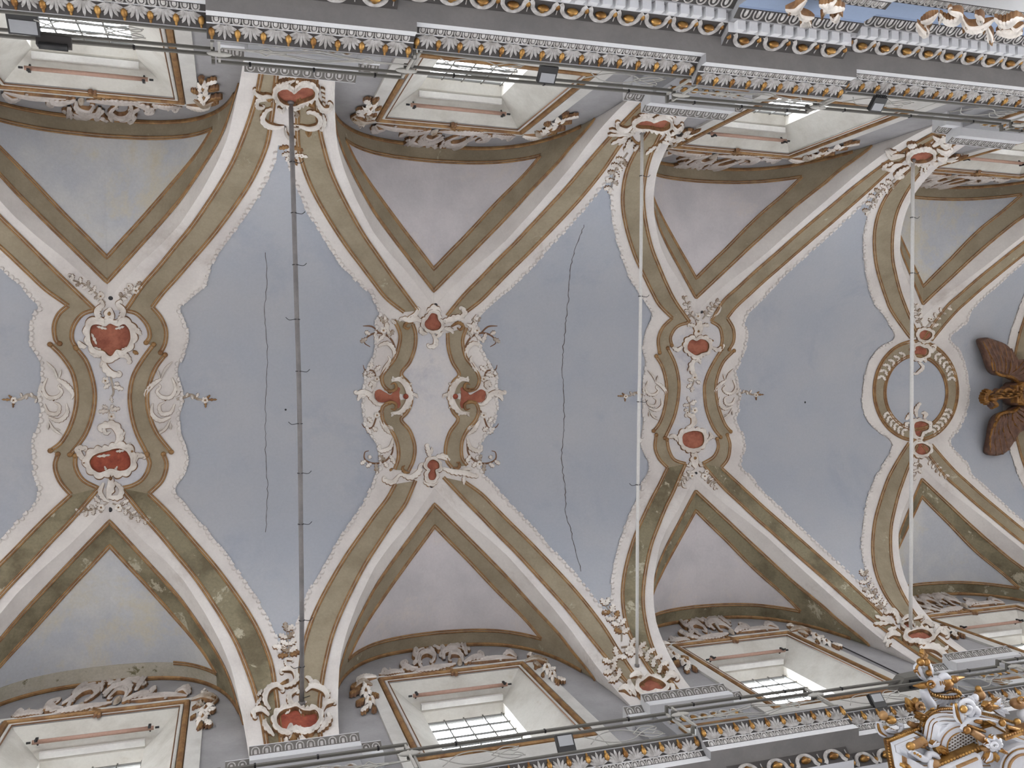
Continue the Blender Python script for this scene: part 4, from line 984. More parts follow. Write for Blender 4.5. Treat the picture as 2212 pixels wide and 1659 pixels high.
for sg, w_ in ((1, 'left'), (-1, 'right')):
    q = (lambda l: l) if sg > 0 else (lambda l: mx(l, 1520))
    R = rel('stucco_cartouche', 'shell edged red cartouche in the middle of the %s band of the open centre panel' % w_, 'cartouche', Z6, q([(470, 850)])[0], h=.055, group=g_c)
    R.add('red_field', field2d(q([(368, 825), (400, 802), (440, 822), (480, 838), (515, 785), (548, 790), (535, 850), (552, 905), (530, 940), (480, 882), (430, 892), (382, 880)]), .02), ['red'])
    R.S(q([(482, 735), (540, 728), (590, 775), (612, 850), (592, 912), (545, 962), (478, 972)]), 27, gold=None if False else 0) if False else R.S(q([(482, 735), (540, 728), (590, 775), (612, 850), (592, 912), (545, 962), (478, 972)]), 27)
    R.B(*q([(583, 850)])[0], 20, 'redb', .05).S(q([(620, 850), (650, 838), (672, 862)]), 14)
    R.S(q([(390, 905), (345, 870), (330, 840), (280, 818), (235, 828)]), 22, 12*sg).S(q([(345, 800), (362, 760), (330, 735)]), 16).S(q([(310, 835), (262, 845), (240, 882)]), 18).S(q([(360, 810), (345, 860), (380, 905), (430, 905)]), 16)
    R.S(q([(430, 800), (480, 812), (515, 790), (505, 755), (475, 765)]), 11, m='gold', lift=.02).S(q([(430, 900), (480, 890), (515, 910), (505, 945), (475, 938)]), 11, m='gold', lift=.02)
    for x, y, e, f in ((540, 730, 560, 700), (590, 775, 630, 755), (592, 912, 628, 935), (545, 962, 560, 990), (500, 735, 490, 705), (500, 968, 480, 995)): R.L(*q([(x, y)])[0], *q([(e, f)])[0], 13)
    for up, w2 in ((1, 'upper'), (0, 'lower')):
        R = rel('flowering_vine', 'curling stucco vine with flowers outside the %s %s curve of the open centre panel' % (w2, w_), 'vine', Z6, q([(420, 480 if up else 1220)])[0], h=.045, group='flowering vines')
        if up:
            R.stem(q([(505, 570), (505, 490), (460, 420), (380, 395), (315, 420), (290, 465), (330, 495)]), 7, 'brown', 0).stem(q([(400, 400), (345, 350), (278, 345)]), 6, 'brown').F(*q([(425, 375)])[0], 26).F(*q([(378, 725)])[0], 22)
            R.S(q([(505, 585), (498, 515), (455, 470), (400, 482)]), 17, -10*sg).S(q([(475, 590), (440, 645), (408, 695)]), 18).S(q([(460, 560), (470, 590), (440, 640)]), 12).stem(q([(405, 700), (380, 740), (355, 670), (295, 660), (280, 625)]), 6, 'brown')
            Ls = [(460, 420, 490, 385), (440, 400, 400, 440), (470, 430, 440, 300), (310, 430, 272, 455), (330, 405, 300, 390), (360, 395, 380, 450), (420, 330, 450, 300), (365, 690, 320, 700), (360, 670, 395, 640), (300, 660, 290, 700), (360, 740, 330, 770), (330, 655, 340, 615), (440, 330, 410, 290)]
        else:
            R.stem(q([(495, 1190), (485, 1260), (430, 1318), (350, 1330), (292, 1300), (292, 1252), (320, 1240)]), 7, 'brown').F(*q([(378, 985)])[0], 24).stem(q([(400, 950), (375, 1000), (345, 1072), (292, 1072), (270, 1045)]), 6, 'brown')
            R.S(q([(495, 1150), (470, 1220), (405, 1242), (392, 1212)]), 17, 10*sg).S(q([(405, 1020), (445, 1085), (492, 1125)]), 18).S(q([(440, 1060), (480, 1075), (495, 1110)]), 12)
            Ls = [(440, 1310, 400, 1280), (470, 1270, 500, 1320), (430, 1320, 450, 1350), (370, 1330, 380, 1390), (340, 1330, 310, 1350), (300, 1310, 270, 1330), (400, 1325, 410, 1290), (345, 1072, 375, 1090), (345, 1040, 320, 1010), (395, 985, 420, 960), (300, 1072, 330, 1110), (320, 1300, 330, 1280)]
            if sg < 0: R.F(*q([(408, 1335)])[0], 22)
        for i, (a, b, c, d) in enumerate(Ls): R.L(*q([(a, b)])[0], *q([(a+(c-a)*1.3, b+(d-b)*1.3)])[0], 20, 'leafg' if i % 3 == 0 else None)

# bay three: second hourglass
R = rel('stucco_cartouche', 'white cartouche with a red field at the upper end of the second hourglass panel', 'cartouche', Z7, (710, 445), h=.06, group=g_c)
R.K([(640, 420), (665, 392), (700, 402), (730, 388), (770, 400), (790, 430), (780, 475), (740, 488), (700, 505), (660, 485), (635, 460)], 33, 14)
R.S([(712, 375), (716, 320), (735, 250)], 36).B(716, 328, 12).S([(692, 310), (680, 285), (650, 280)], 14, -8).S([(742, 310), (755, 285), (785, 282)], 14, 8).S([(602, 440), (562, 468), (532, 452)], 16, 8).S([(822, 450), (862, 468), (902, 440)], 18, -8)
R.S([(690, 540), (665, 590), (680, 640), (705, 660)], 24).S([(690, 560), (718, 545), (738, 575)], 14).S([(650, 600), (640, 630)], 9).B(822, 398, 8).L(640, 490, 680, 520, 13).L(775, 490, 735, 520, 13).L(720, 270, 700, 245, 14)
R = rel('flower_spray', 'pair of stucco flower sprays above the second hourglass panel', 'flower spray', Z7, (735, 200), h=.045, group='small flower sprays')
R.spray([(700, 245), (655, 190), (640, 140), (618, 95)], 4, 34, [(715, 215, 24)]).spray([(750, 240), (790, 190), (820, 150), (850, 112)], 4, 34).S([(810, 230), (862, 195), (884, 145), (845, 140)], 7, 0)
R = rel('flower_spray', 'hanging flower drop in the waist of the second hourglass panel, upper of two', 'flower spray', Z7, (680, 700), h=.045, group='small flower sprays')
R.stem([(700, 655), (690, 690), (670, 750)]).F(690, 675, 24).L(680, 700, 640, 690, 16).L(700, 700, 735, 720, 18).L(670, 720, 635, 755, 18).L(675, 740, 670, 785, 18).L(660, 760, 690, 760, 14)
R = rel('flower_spray', 'standing flower spray in the waist of the second hourglass panel, lower of two', 'flower spray', Z7, (660, 880), h=.045, group='small flower sprays')
R.stem([(650, 950), (655, 900), (645, 840)]).F(690, 920, 25).F(635, 940, 16).L(650, 880, 605, 885, 18).L(655, 875, 705, 850, 20).L(650, 860, 640, 815, 16).L(640, 910, 612, 925, 14).L(670, 880, 690, 870, 15)
R = rel('stucco_cartouche', 'white cartouche with a red field at the lower end of the second hourglass panel', 'cartouche', Z7, (680, 1140), h=.06, group=g_c)
R.K([(600, 1110), (640, 1087), (690, 1078), (738, 1092), (753, 1140), (740, 1182), (692, 1203), (640, 1198), (602, 1170)], 35, 14)
R.S([(690, 1225), (690, 1290), (700, 1355)], 34).B(692, 1280, 14).S([(625, 1055), (675, 1030), (678, 975), (640, 952)], 22, -12).S([(690, 1040), (700, 1000), (690, 985)], 10).S([(785, 1150), (812, 1115), (802, 1080)], 15).S([(805, 1125), (850, 1118)], 11).S([(575, 1155), (535, 1115), (502, 1122)], 18, 9)
R.S([(665, 1300), (650, 1335), (630, 1330)], 12).S([(720, 1300), (740, 1335), (760, 1328)], 12).S([(700, 1355), (680, 1380), (650, 1385)], 12)
R = rel('flower_spray', 'pair of stucco flower sprays below the second hourglass panel', 'flower spray', Z7, (705, 1400), h=.045, group='small flower sprays')
R.spray([(690, 1375), (650, 1400), (610, 1440), (590, 1462)], 4, 34, [(670, 1412, 24)]).S([(600, 1450), (605, 1490), (635, 1502)], 8).spray([(725, 1375), (770, 1410), (810, 1450), (845, 1485)], 5, 32, [(765, 1415, 24), (780, 1380, 18)])

# bay four: medallions on the oval ring
R = rel('stucco_cartouche', 'double red medallion in white rocaille at the top of the oval ring', 'cartouche', Z8, (770, 470), h=.055, group=g_c)
R.K([(745, 395), (780, 374), (824, 390), (826, 420), (790, 444), (748, 430)], 24, 9).K([(708, 505), (740, 487), (770, 500), (800, 510), (800, 545), (760, 568), (718, 560)], 30, 11)
R.S([(660, 470), (690, 460), (700, 500), (680, 560)], 20).S([(740, 600), (770, 640), (735, 680), (720, 690)], 14, 8).S([(820, 500), (850, 490), (840, 540)], 18).S([(780, 590), (800, 600)], 14)
R = rel('flower_spray', 'leafy stucco spray above the oval ring beside the right tie rod', 'flower spray', Z8, (800, 320), h=.045, group='small flower sprays')
R.spray([(790, 360), (840, 310), (890, 260), (945, 215)], 4, 36).spray([(770, 350), (750, 300), (735, 250), (720, 215)], 4, 34).F(830, 295, 18).L(830, 350, 885, 330, 18)
R = rel('stucco_cartouche', 'double red medallion in white rocaille at the bottom of the oval ring', 'cartouche', Z8, (755, 1140), h=.055, group=g_c)
R.K([(708, 1050), (755, 1032), (804, 1052), (800, 1088), (762, 1105), (745, 1140), (715, 1120)], 28, 11).K([(715, 1205), (765, 1192), (815, 1222), (800, 1258), (750, 1268), (712, 1245)], 26, 10)
R.S([(730, 1000), (720, 950), (745, 905)], 16, 8).S([(650, 1020), (680, 980), (700, 960)], 16).S([(780, 1010), (790, 975), (760, 970)], 16).S([(660, 1090), (650, 1050), (680, 1040)], 14).S([(690, 1165), (760, 1165), (800, 1160)], 14, m='gold')
R = rel('flower_spray', 'leafy stucco spray below the oval ring beside the right tie rod', 'flower spray', Z8, (790, 1340), h=.045, group='small flower sprays')
R.spray([(800, 1285), (850, 1340), (895, 1385), (935, 1410)], 5, 32).spray([(750, 1285), (740, 1330), (735, 1380), (720, 1420)], 3, 36)
R = rel('leaf_garland', 'white leaf garlands laid on the olive oval ring', 'garland', Z8, (722, 600), h=.05)
for arc in ([(640, 545), (590, 580), (530, 620), (485, 680), (470, 745)], [(860, 550), (910, 590), (955, 640), (980, 690), (978, 750)], [(505, 965), (540, 1020), (590, 1070), (650, 1115)], [(965, 940), (940, 990), (890, 1060), (830, 1115)]):
    P = resample(spline(arc, 6), 7)
    for i in range(6):
        d = P[i+1]-P[i]; d /= np.linalg.norm(d); b = arr((-d[1], d[0])); p = P[i]
        for sg in (-1, 1):
            e = p+(d*.7+b*sg*.75)*44; R.L(p[0], p[1], e[0], e[1], 16, None)
# ------------------------------------------------------------------ stucco at the foot of the ribs, on the piers
ZP1b = ((480, 1300), 4.621); ZP1t = ((520, 130), 6.146); ZP2t = ((1080, 0), 3.95); ZP2b = ((1240, 1250), 3.95); ZP3t = ((1780, 260), 5.12); ZP3b = ((1740, 1230), 3.867)
g_p = 'large cartouches on the piers'
R = rel('pier_cartouche', 'large white cartouche with deep red field at the lower end of the leftmost tie rod', 'cartouche', ZP1b, (750, 1200), h=.10, group=g_p)
R.K([(560, 1180), (610, 1132), (680, 1112), (740, 1095), (800, 1130), (870, 1140), (930, 1132), (960, 1200), (920, 1268), (850, 1300), (780, 1288), (740, 1272), (690, 1290), (640, 1318), (580, 1290), (552, 1240)], 62, 18, 'redb')
R.S([(480, 1090), (428, 1010), (450, 905), (540, 850), (605, 885)], 34, 16).S([(830, 905), (900, 862), (1010, 900), (1048, 965), (1000, 1030)], 34).S([(735, 900), (672, 955), (690, 1040), (770, 1062), (840, 1005)], 30, 0, 18)
R.S([(590, 862), (680, 845), (738, 800), (730, 730), (690, 690), (600, 690)], 30, -22).S([(575, 840), (635, 828), (662, 780)], 18, m='gold').S([(470, 1150), (400, 1102), (318, 1120), (325, 1165)], 32, -12).S([(1000, 1105), (1030, 1042), (1112, 1012)], 28, 14)
R.S([(560, 1118), (640, 1078), (665, 1112), (630, 1132)], 22).S([(990, 1180), (940, 1112), (855, 1092)], 24, -10).S([(830, 1082), (782, 1108), (792, 1132)], 18).S([(1050, 1120), (1072, 1180), (1030, 1252), (955, 1315)], 34).S([(420, 1190), (440, 1280), (520, 1350)], 34)
R.S([(700, 1352), (665, 1385)], 18).B(640, 1400, 26, 'stucco', .0).S([(675, 1382), (750, 1384)], 18, m='gold').S([(780, 1350), (800, 1400), (845, 1395)], 26).S([(830, 760), (870, 790), (890, 830)], 24, 12).S([(860, 840), (930, 825), (1000, 870)], 20).S([(640, 1310), (690, 1262), (712, 1290)], 16).S([(780, 1300), (770, 1270)], 14)
R.L(400, 900, 350, 960, 26).L(390, 980, 335, 1060, 24).L(440, 1200, 400, 1240, 20).L(1030, 890, 1075, 930, 24).L(1000, 1290, 950, 1330, 20)
R = rel('leaf_finial', 'tall stucco leaf finial rising from the lower pier cartouche beside the leftmost rod', 'leaf finial', ZP1b, (660, 480), h=.06, group='leaf finials on the piers')
R.S([(700, 690), (640, 640), (635, 585), (700, 590)], 15, 12).spray([(670, 580), (668, 480), (655, 400), (640, 300)], 4, 92, (), 10).L(660, 540, 555, 545, 34, 'gold').L(670, 540, 775, 505, 34, 'gold').L(640, 470, 500, 450, 38)
R = rel('pier_cartouche', 'large white cartouche with pinkish heart shaped field at the upper end of the leftmost rod', 'cartouche', ZP1t, (730, 430), h=.10, group=g_p)
R.K([(490, 390), (530, 342), (600, 322), (660, 350), (710, 385), (760, 350), (830, 302), (930, 312), (980, 370), (960, 440), (880, 478), (790, 508), (720, 542), (650, 535), (580, 518), (520, 470)], 70, 20)
R.S([(430, 330), (540, 280), (640, 258), (720, 252)], 34).S([(730, 262), (820, 258), (940, 285), (1020, 335)], 36).S([(445, 470), (350, 440), (290, 448), (205, 415), (180, 385)], 32, 16).S([(420, 520), (330, 482), (232, 490), (222, 580), (290, 610)], 30, -20)
R.S([(420, 625), (345, 650), (290, 750), (345, 825), (470, 868), (575, 868)], 40).S([(1000, 460), (1035, 555), (1100, 622), (1185, 618), (1200, 570)], 40, -22).S([(905, 660), (1000, 682), (1058, 760), (1020, 848), (900, 878), (800, 858), (680, 850)], 38, 0, -18).S([(1090, 700), (1112, 790), (1080, 900)], 28, 16)
R.S([(700, 630), (752, 690), (715, 742)], 26, m='leafg').S([(590, 575), (560, 640), (510, 620)], 24, -12).S([(620, 572), (720, 592), (830, 570)], 34).S([(880, 560), (940, 560), (985, 620)], 28, m='gold').S([(330, 500), (395, 480), (420, 520)], 20, m='gold').B(468, 490, 22, 'stucco', .03)
R.S([(590, 870), (600, 950), (655, 1012), (722, 1030), (690, 1080)], 24, 12).S([(690, 880), (760, 870), (790, 900)], 16).S([(860, 920), (900, 950), (950, 900)], 26, m='gold')
for i in range(5): R.L(1060+8*i, 350+60*i, 1120, 380+62*i, 18)
R = rel('leaf_finial', 'stucco leaf finial hanging from the upper pier cartouche behind the leftmost rod', 'leaf finial', ZP1t, (690, 1220), h=.06, group='leaf finials on the piers')
R.stem([(690, 1090), (680, 1180), (700, 1380)], 12).L(640, 1140, 508, 1162, 36, 'gold').L(690, 1150, 830, 1190, 40, 'gold').L(650, 1220, 545, 1255, 34).L(720, 1240, 890, 1272, 38).L(690, 1280, 750, 1385, 34, 'gold').L(640, 1260, 600, 1330, 28).L(690, 1330, 670, 1420, 26)
R = rel('pier_cartouche', 'white cartouche with pink bilobed field and spiky leaves, upper end of the middle rod', 'cartouche', ZP2t, (1310, 1040), h=.10, group=g_p)
R.K([(1155, 1040), (1200, 1002), (1260, 992), (1310, 1012), (1350, 1000), (1400, 987), (1445, 1010), (1440, 1058), (1380, 1080), (1310, 1070), (1260, 1060), (1200, 1058)], 36, 16)
R.S([(1180, 975), (1240, 958), (1330, 962)], 20).S([(1345, 962), (1430, 955), (1500, 1005)], 22).S([(1130, 1065), (1080, 1090), (1010, 1070), (1000, 1042)], 24, 12).S([(1465, 1060), (1510, 1092), (1556, 1065)], 24, -12).S([(1180, 1100), (1150, 1080), (1110, 1120)], 16).S([(1400, 1100), (1440, 1120), (1430, 1160)], 18)
for a in ((1110, 1120, 930, 1092), (1110, 1130, 918, 1135), (1090, 1150, 945, 1212), (1080, 1170, 1005, 1215), (1110, 1170, 1075, 1240), (1130, 1190, 1050, 1275), (1150, 1110, 1080, 1150), (1400, 1170, 1490, 1165), (1410, 1150, 1535, 1100), (1370, 1200, 1320, 1290), (1330, 1230, 1240, 1300), (1380, 1190, 1440, 1210), (1180, 1220, 1140, 1270), (1210, 1235, 1200, 1290)): R.L(*a, 20)
R.stem([(1100, 1120), (1150, 1200), (1210, 1230)], 9, 'gold').stem([(1440, 1130), (1390, 1190), (1310, 1240)], 9, 'gold')
R = rel('leaf_finial', 'stucco leaf spray hanging to the left below the upper cartouche of the middle rod', 'leaf finial', ZP2t, (1020, 1430), h=.06, group='leaf finials on the piers')
R.spray([(1090, 1300), (1040, 1370), (985, 1450), (945, 1590)], 5, 62, (), 8)
R = rel('pier_cartouche', 'small pink cartouche with scrolled frame at the lower foot of the middle rod', 'cartouche', ZP2b, (670, 940), h=.10, group=g_p)
R.K([(555, 940), (600, 902), (640, 872), (690, 890), (740, 912), (778, 948), (740, 982), (690, 975), (640, 998), (582, 988)], 40, 13)
R.S([(472, 850), (530, 832), (600, 862)], 28).S([(770, 885), (818, 842), (872, 850)], 32, 14).S([(640, 852), (700, 862), (745, 900)], 26).S([(470, 870), (478, 930), (530, 1010)], 30).S([(378, 955), (440, 950), (490, 1000)], 28).S([(795, 920), (842, 950), (832, 1000)], 24).S([(520, 890), (570, 870), (600, 890)], 18, m='leafg')
R.S([(745, 830), (760, 790), (800, 800)], 10, 8, m='gold')
R = rel('laurel_garland', 'laurel garland of rounded white leaves looping over the lower cartouche of the middle rod', 'garland', ZP2b, (500, 640), h=.08)
for l, k, sz in (([(440, 905), (345, 825), (312, 745), (350, 685), (430, 630)], 5, 80), ([(400, 590), (470, 585), (540, 600), (640, 660), (730, 740), (800, 790)], 6, 76)): R.spray(l, k, sz, (), 8, alt=False)
R = rel('leaf_finial', 'upright spray of gilded and white leaves above the laurel garland', 'leaf finial', ZP2b, (370, 400), h=.06, group='leaf finials on the piers')
R.spray([(405, 540), (400, 430), (335, 330), (270, 235)], 5, 74, (), 8, m2='gold')
R = rel('pier_cartouche', 'white cartouche with pink oval field at the upper foot of the right tie rod', 'cartouche', ZP3t, (1070, 380), h=.10, group=g_p)
R.K([(950, 385), (1000, 332), (1090, 312), (1180, 330), (1190, 380), (1130, 418), (1050, 430), (980, 422)], 54, 14)
R.S([(890, 372), (800, 372), (730, 380), (722, 342), (800, 335)], 34).S([(965, 300), (940, 255), (1005, 252)], 26, 12).S([(1200, 275), (1275, 205), (1370, 165), (1400, 108), (1280, 128)], 38).S([(1280, 235), (1330, 260), (1390, 245)], 34, -14).S([(1240, 305), (1340, 335), (1402, 312)], 32, -14).S([(1250, 400), (1330, 402), (1345, 365)], 30)
R.S([(1180, 448), (1262, 460)], 26).S([(865, 470), (780, 482), (740, 522), (660, 532)], 32).S([(940, 505), (845, 542), (795, 600), (860, 612)], 32, -12).S([(1060, 490), (1160, 448)], 24).S([(700, 470), (660, 490), (640, 540)], 24).S([(1200, 160), (1290, 190)], 24)
for a in ((1080, 500, 1060, 590), (1110, 490, 1120, 570), (760, 440, 700, 480), (1240, 190, 1290, 240), (1300, 150, 1400, 190)): R.L(*a, 24)
R = rel('leaf_finial', 'long thin leaf spray trailing left below the upper cartouche of the right tie rod', 'leaf finial', ZP3t, (640, 780), h=.06, group='leaf finials on the piers')
R.spray([(810, 625), (725, 700), (640, 765), (560, 840), (490, 985)], 6, 70, (), 9)
R = rel('pier_cartouche', 'white cartouche with pink oval field at the lower foot of the right tie rod', 'cartouche', ZP3b, (940, 560), h=.10, group=g_p)
R.K([(850, 570), (900, 542), (960, 532), (1020, 552), (1044, 588), (990, 608), (930, 600), (880, 604)], 42, 13).K([(812, 482), (850, 464), (880, 482), (898, 515), (850, 518)], 22, 8)
R.S([(772, 462), (760, 402), (722, 362), (670, 372)], 25, 12).S([(800, 432), (850, 408), (880, 420)], 18).S([(900, 425), (980, 412), (960, 440)], 18).S([(792, 560), (722, 552), (672, 582)], 26, -12).S([(1080, 562), (1118, 522), (1186, 555)], 30, 14).S([(1060, 492), (1000, 455), (960, 470)], 20).S([(950, 662), (1040, 660), (1110, 682), (1165, 735)], 34, 16)
for a in ((700, 450, 575, 400), (690, 465, 565, 465), (720, 470, 640, 400), (760, 500, 680, 520), (690, 600, 700, 650), (1150, 690, 1190, 660), (1060, 500, 1050, 460)): R.L(*a, 24)
R = rel('leaf_finial', 'long leaf spray rising to the left from the lower cartouche of the right tie rod', 'leaf finial', ZP3b, (590, 220), h=.06, group='leaf finials on the piers')
R.spray([(690, 365), (610, 270), (545, 190), (482, 60)], 6, 62, (), 8)

# ------------------------------------------------------------------ crests and flower sprays round the windows (drawn once, repeated)
ZC = ((740, 1330), 3.95)
def crest():
    R = rel('window_crest', '', 'crest', ZC, (900, 470), h=.10, plane=4.99, tone='stuccog')
    R.S([(690, 470), (655, 420), (665, 355), (725, 330), (782, 362), (768, 402)], 22, 14).S([(600, 430), (642, 385), (622, 335), (660, 292), (735, 272)], 32).S([(832, 365), (856, 300), (792, 265), (828, 195)], 34, 16).S([(715, 280), (760, 315), (800, 350)], 22).S([(865, 385), (868, 325), (945, 308), (1010, 350), (1030, 405)], 28)
    R.S([(1015, 370), (985, 345), (925, 345), (910, 385)], 16, -12).S([(880, 290), (960, 272), (1035, 285)], 28).S([(1060, 345), (1030, 255), (1062, 215)], 26, 12).S([(1035, 410), (1120, 378), (1192, 372), (1180, 330)], 28, -14).S([(645, 462), (580, 472), (512, 442), (530, 408)], 28, 14)
    R.S([(600, 488), (700, 478), (800, 468), (890, 445), (965, 415)], 26).S([(620, 300), (600, 270)], 18, m='leafg').B(770, 452, 20, 'leafg').B(1000, 412, 24, 'leafg')
    R.S([(530, 492), (450, 502), (370, 515), (310, 505)], 18).S([(1090, 402), (1240, 392), (1380, 378), (1485, 372)], 20).S([(1490, 365), (1430, 335), (1385, 345)], 22, -10).S([(330, 520), (350, 490), (385, 500)], 14, 8)
    R.L(880, 470, 985, 505, 22, 'gold').L(860, 470, 830, 490, 14, 'gold').L(470, 500, 520, 470, 18).L(420, 505, 400, 470, 18).L(1200, 395, 1240, 370, 18).L(1280, 390, 1300, 365, 18).L(1330, 385, 1360, 400, 16).L(680, 420, 640, 400, 18).L(1060, 290, 1090, 310, 18)
    for x, y in ((640, 380), (630, 330), (670, 285), (900, 290), (960, 268), (1030, 275), (760, 300)): R.L(x, y, x+(x-830)*.12, y-34, 17)
    return R.root
def corner(right):
    R = rel('flower_spray', '', 'flower spray', ZC, (1700, 470) if right else (210, 680), h=.11, plane=4.97, tone='stucco')
    if right:
        R.S([(1560, 400), (1640, 385), (1745, 402)], 20, 12, m='leafg').S([(1575, 345), (1620, 365), (1600, 350)], 16).S([(1630, 405), (1660, 440), (1700, 440)], 16, m='leafg').F(1745, 470, 42).F(1790, 530, 38)
        for a, m in (((1670, 420, 1640, 470), 'gold'), ((1720, 510, 1700, 535), 'gold'), ((1830, 550, 1905, 572), None), ((1810, 560, 1850, 605), 'gold'), ((1760, 480, 1820, 470), None), ((1700, 400, 1745, 400), 'gold')): R.L(*a, 20, m)
    else:
        R.S([(290, 535), (200, 552), (130, 560)], 20, -12).S([(105, 620), (170, 588), (255, 600)], 20, m='leafg').F(200, 670, 52).F(235, 750, 46).S([(210, 600), (180, 620), (220, 630)], 14)
        for a, m in (((155, 640, 58, 690), 'gold'), ((250, 690, 312, 705), 'gold'), ((190, 735, 112, 768), 'gold'), ((225, 790, 155, 840), None), ((260, 790, 275, 832), 'gold'), ((120, 600, 70, 640), 'gold')): R.L(*a, 24, m)
    return R.root
def dup(root, loc, rz, label, group):
    r = root.copy(); COL.objects.link(r); r.location = loc; r.rotation_euler = (0, 0, rz); r['label'] = label; r['group'] = group
    for ch in list(root.children):
        c = ch.copy(); COL.objects.link(c); c.parent = r
    return r
c0 = crest(); cr = corner(True); cl = corner(False)
off = {id(o): arr(o.location)-arr((BX[2], 0, 0)) for o in (c0, cr, cl)}
nm = ('first', 'second', 'third', 'fourth')
for k in range(1, 5):
    for sy in (-1, 1):
        row = 'upper' if sy < 0 else 'lower'
        for o, what, grp in ((c0, 'grey white scrolled stucco crest over the %s window of the %s row', 'crests over the windows'), (cr, 'corner flower spray with gilded leaves at the %s window of the %s row, %s side', 'corner flower sprays of the windows'), (cl, 'corner flower spray with gilded leaves at the %s window of the %s row, %s side', 'corner flower sprays of the windows')):
            side = ('right' if (o is cr) == (sy > 0) else 'left')
            if k == 4 and o is not c0 and side == 'right': continue
            if k == 1 and o is not c0 and side == 'left': continue
            lab = what % ((nm[k-1], row) if o is c0 else (nm[k-1], row, side)); d = off[id(o)]
            loc = (BX[k]+sy*d[0], sy*d[1], d[2]); rz = 0 if sy > 0 else pi
            if k == 2 and sy > 0: o['label'] = lab; o['group'] = grp
            else: dup(o, loc, rz, lab, grp)
# ------------------------------------------------------------------ carved eagle under the far end of the vault
ZE = ((2040, 620), 3.32)
class Flat(Relief):
    """relief drawn on a horizontal plane, standing down into the room"""
    def cast(s, uv):
        uv = arr(uv)/s.s+arr(s.o); P = hit_z(uv, s.plane); return P, np.tile(arr((0, 0, -1.)), (len(P), 1))
R = Flat('carved_eagle', 'dark carved wooden eagle with gilded crown and shield at the far right', 'eagle', ZE, (560, 780), h=.12, plane=16.55, tone='wood')
def solid_field(R, name, l, h, m, back=.16):
    P = spline(l, 3, closed=True); c = P.mean(0); n = len(P); V = [(*c, h)]; F = []
    for q, hh in ((.55, h), (.9, h*.8), (1.0, 0), (.99, -back)): V += [(*(c+(p-c)*q), hh) for p in P]
    F = [(0, 1+j, 1+(j+1) % n) for j in range(n)]
    for r in range(3): F += [(1+r*n+j, 1+(r+1)*n+j, 1+(r+1)*n+(j+1) % n, 1+r*n+(j+1) % n) for j in range(n)]
    F.append(tuple(1+3*n+j for j in range(n))[::-1])
    return R.add(name, (V, F, [0]*len(F)), [m])
solid_field(R, 'wing', [(262, 385), (295, 362), (350, 375), (440, 410), (500, 470), (520, 520), (640, 520), (680, 600), (640, 670), (520, 672), (450, 640), (390, 635), (345, 605), (318, 540), (295, 470)], .05, 'wood')
solid_field(R, 'wing', [(520, 855), (470, 890), (400, 910), (362, 950), (345, 1005), (330, 1100), (315, 1180), (340, 1210), (400, 1205), (450, 1180), (500, 1110), (545, 1040), (640, 1000), (680, 900), (640, 850)], .05, 'wood')
def feathers(starts, tips, w, lift):
    for (a, b), (c, d) in zip(starts, tips):
        mx_, my_ = (a+c)/2, (b+d)/2; dx, dy = c-a, d-b
        R.add('feather', scroll2d([(a, b), (mx_-dy*.08, my_+dx*.08), (c, d)], w, .06, 0, 0, .7, .35), ['wood', 'woodg'], lift)
feathers([(350, 600), (370, 610), (395, 620), (420, 630), (445, 632), (470, 640), (500, 650)], [(272, 385), (300, 372), (335, 378), (375, 390), (425, 410), (470, 440), (505, 500)], 15, .03)
feathers([(360, 600), (380, 605), (400, 612), (425, 620), (450, 628)], [(315, 480), (345, 475), (385, 480), (425, 495), (465, 520)], 13, .06)
feathers([(440, 640), (450, 645), (470, 652), (490, 660), (510, 668)], [(560, 535), (600, 548), (640, 570), (650, 600), (650, 640)], 13, .06)
feathers([(395, 925), (415, 920), (435, 915), (455, 905), (475, 900), (500, 890)], [(328, 1190), (368, 1208), (412, 1200), (455, 1170), (500, 1105), (545, 1035)], 17, .03)
feathers([(390, 935), (410, 930), (430, 925), (450, 915), (480, 905)], [(350, 1080), (385, 1090), (425, 1080), (465, 1050), (510, 1000)], 14, .06)
feathers([(480, 890), (500, 880), (520, 870)], [(600, 980), (630, 940), (650, 890)], 14, .06)
R.add('wing_edge', scroll2d([(345, 605), (385, 632), (440, 640), (480, 655), (520, 690)], 11, .09, 0, 0, .6, .6), ['woodg', 'woodg'], .05)
R.add('wing_edge', scroll2d([(352, 960), (375, 915), (430, 895), (480, 890), (520, 860)], 11, .09, 0, 0, .6, .6), ['woodg', 'woodg'], .05)
solid_field(R, 'body', [(470, 700), (540, 680), (640, 690), (700, 770), (640, 860), (540, 855), (470, 830)], .16, 'wood', .2)
R.add('neck', scroll2d([(500, 765), (440, 762), (380, 768), (325, 795)], 42, .2, 0, 0, 1.0, .5), ['woodg', 'wood'], .02)
for i in range(9): R.L(490-i*18, 745+(i % 3)*16, 462-i*18, 750+(i % 3)*16, 10, 'woodg', .24, 1, .12)
R.add('head', boss2d(312, 800, 30, .26), ['woodg'], .02); R.add('beak', scroll2d([(308, 815), (326, 845), (318, 875)], 17, .2, 0, 0, .9, .2), ['woodg', 'woodg'], .05); R.add('beak', scroll2d([(296, 820), (306, 850), (318, 868)], 9, .16, 0, 0, .9, .3), ['wood', 'wood'], .05)
R.add('eye', boss2d(303, 790, 7, .3), ['wood'], .0)
R.add('crown', scroll2d([(300, 745), (268, 765), (256, 800), (268, 828)], 13, .2, 0, 0, 1, 1), ['woodg', 'woodg'], .03)
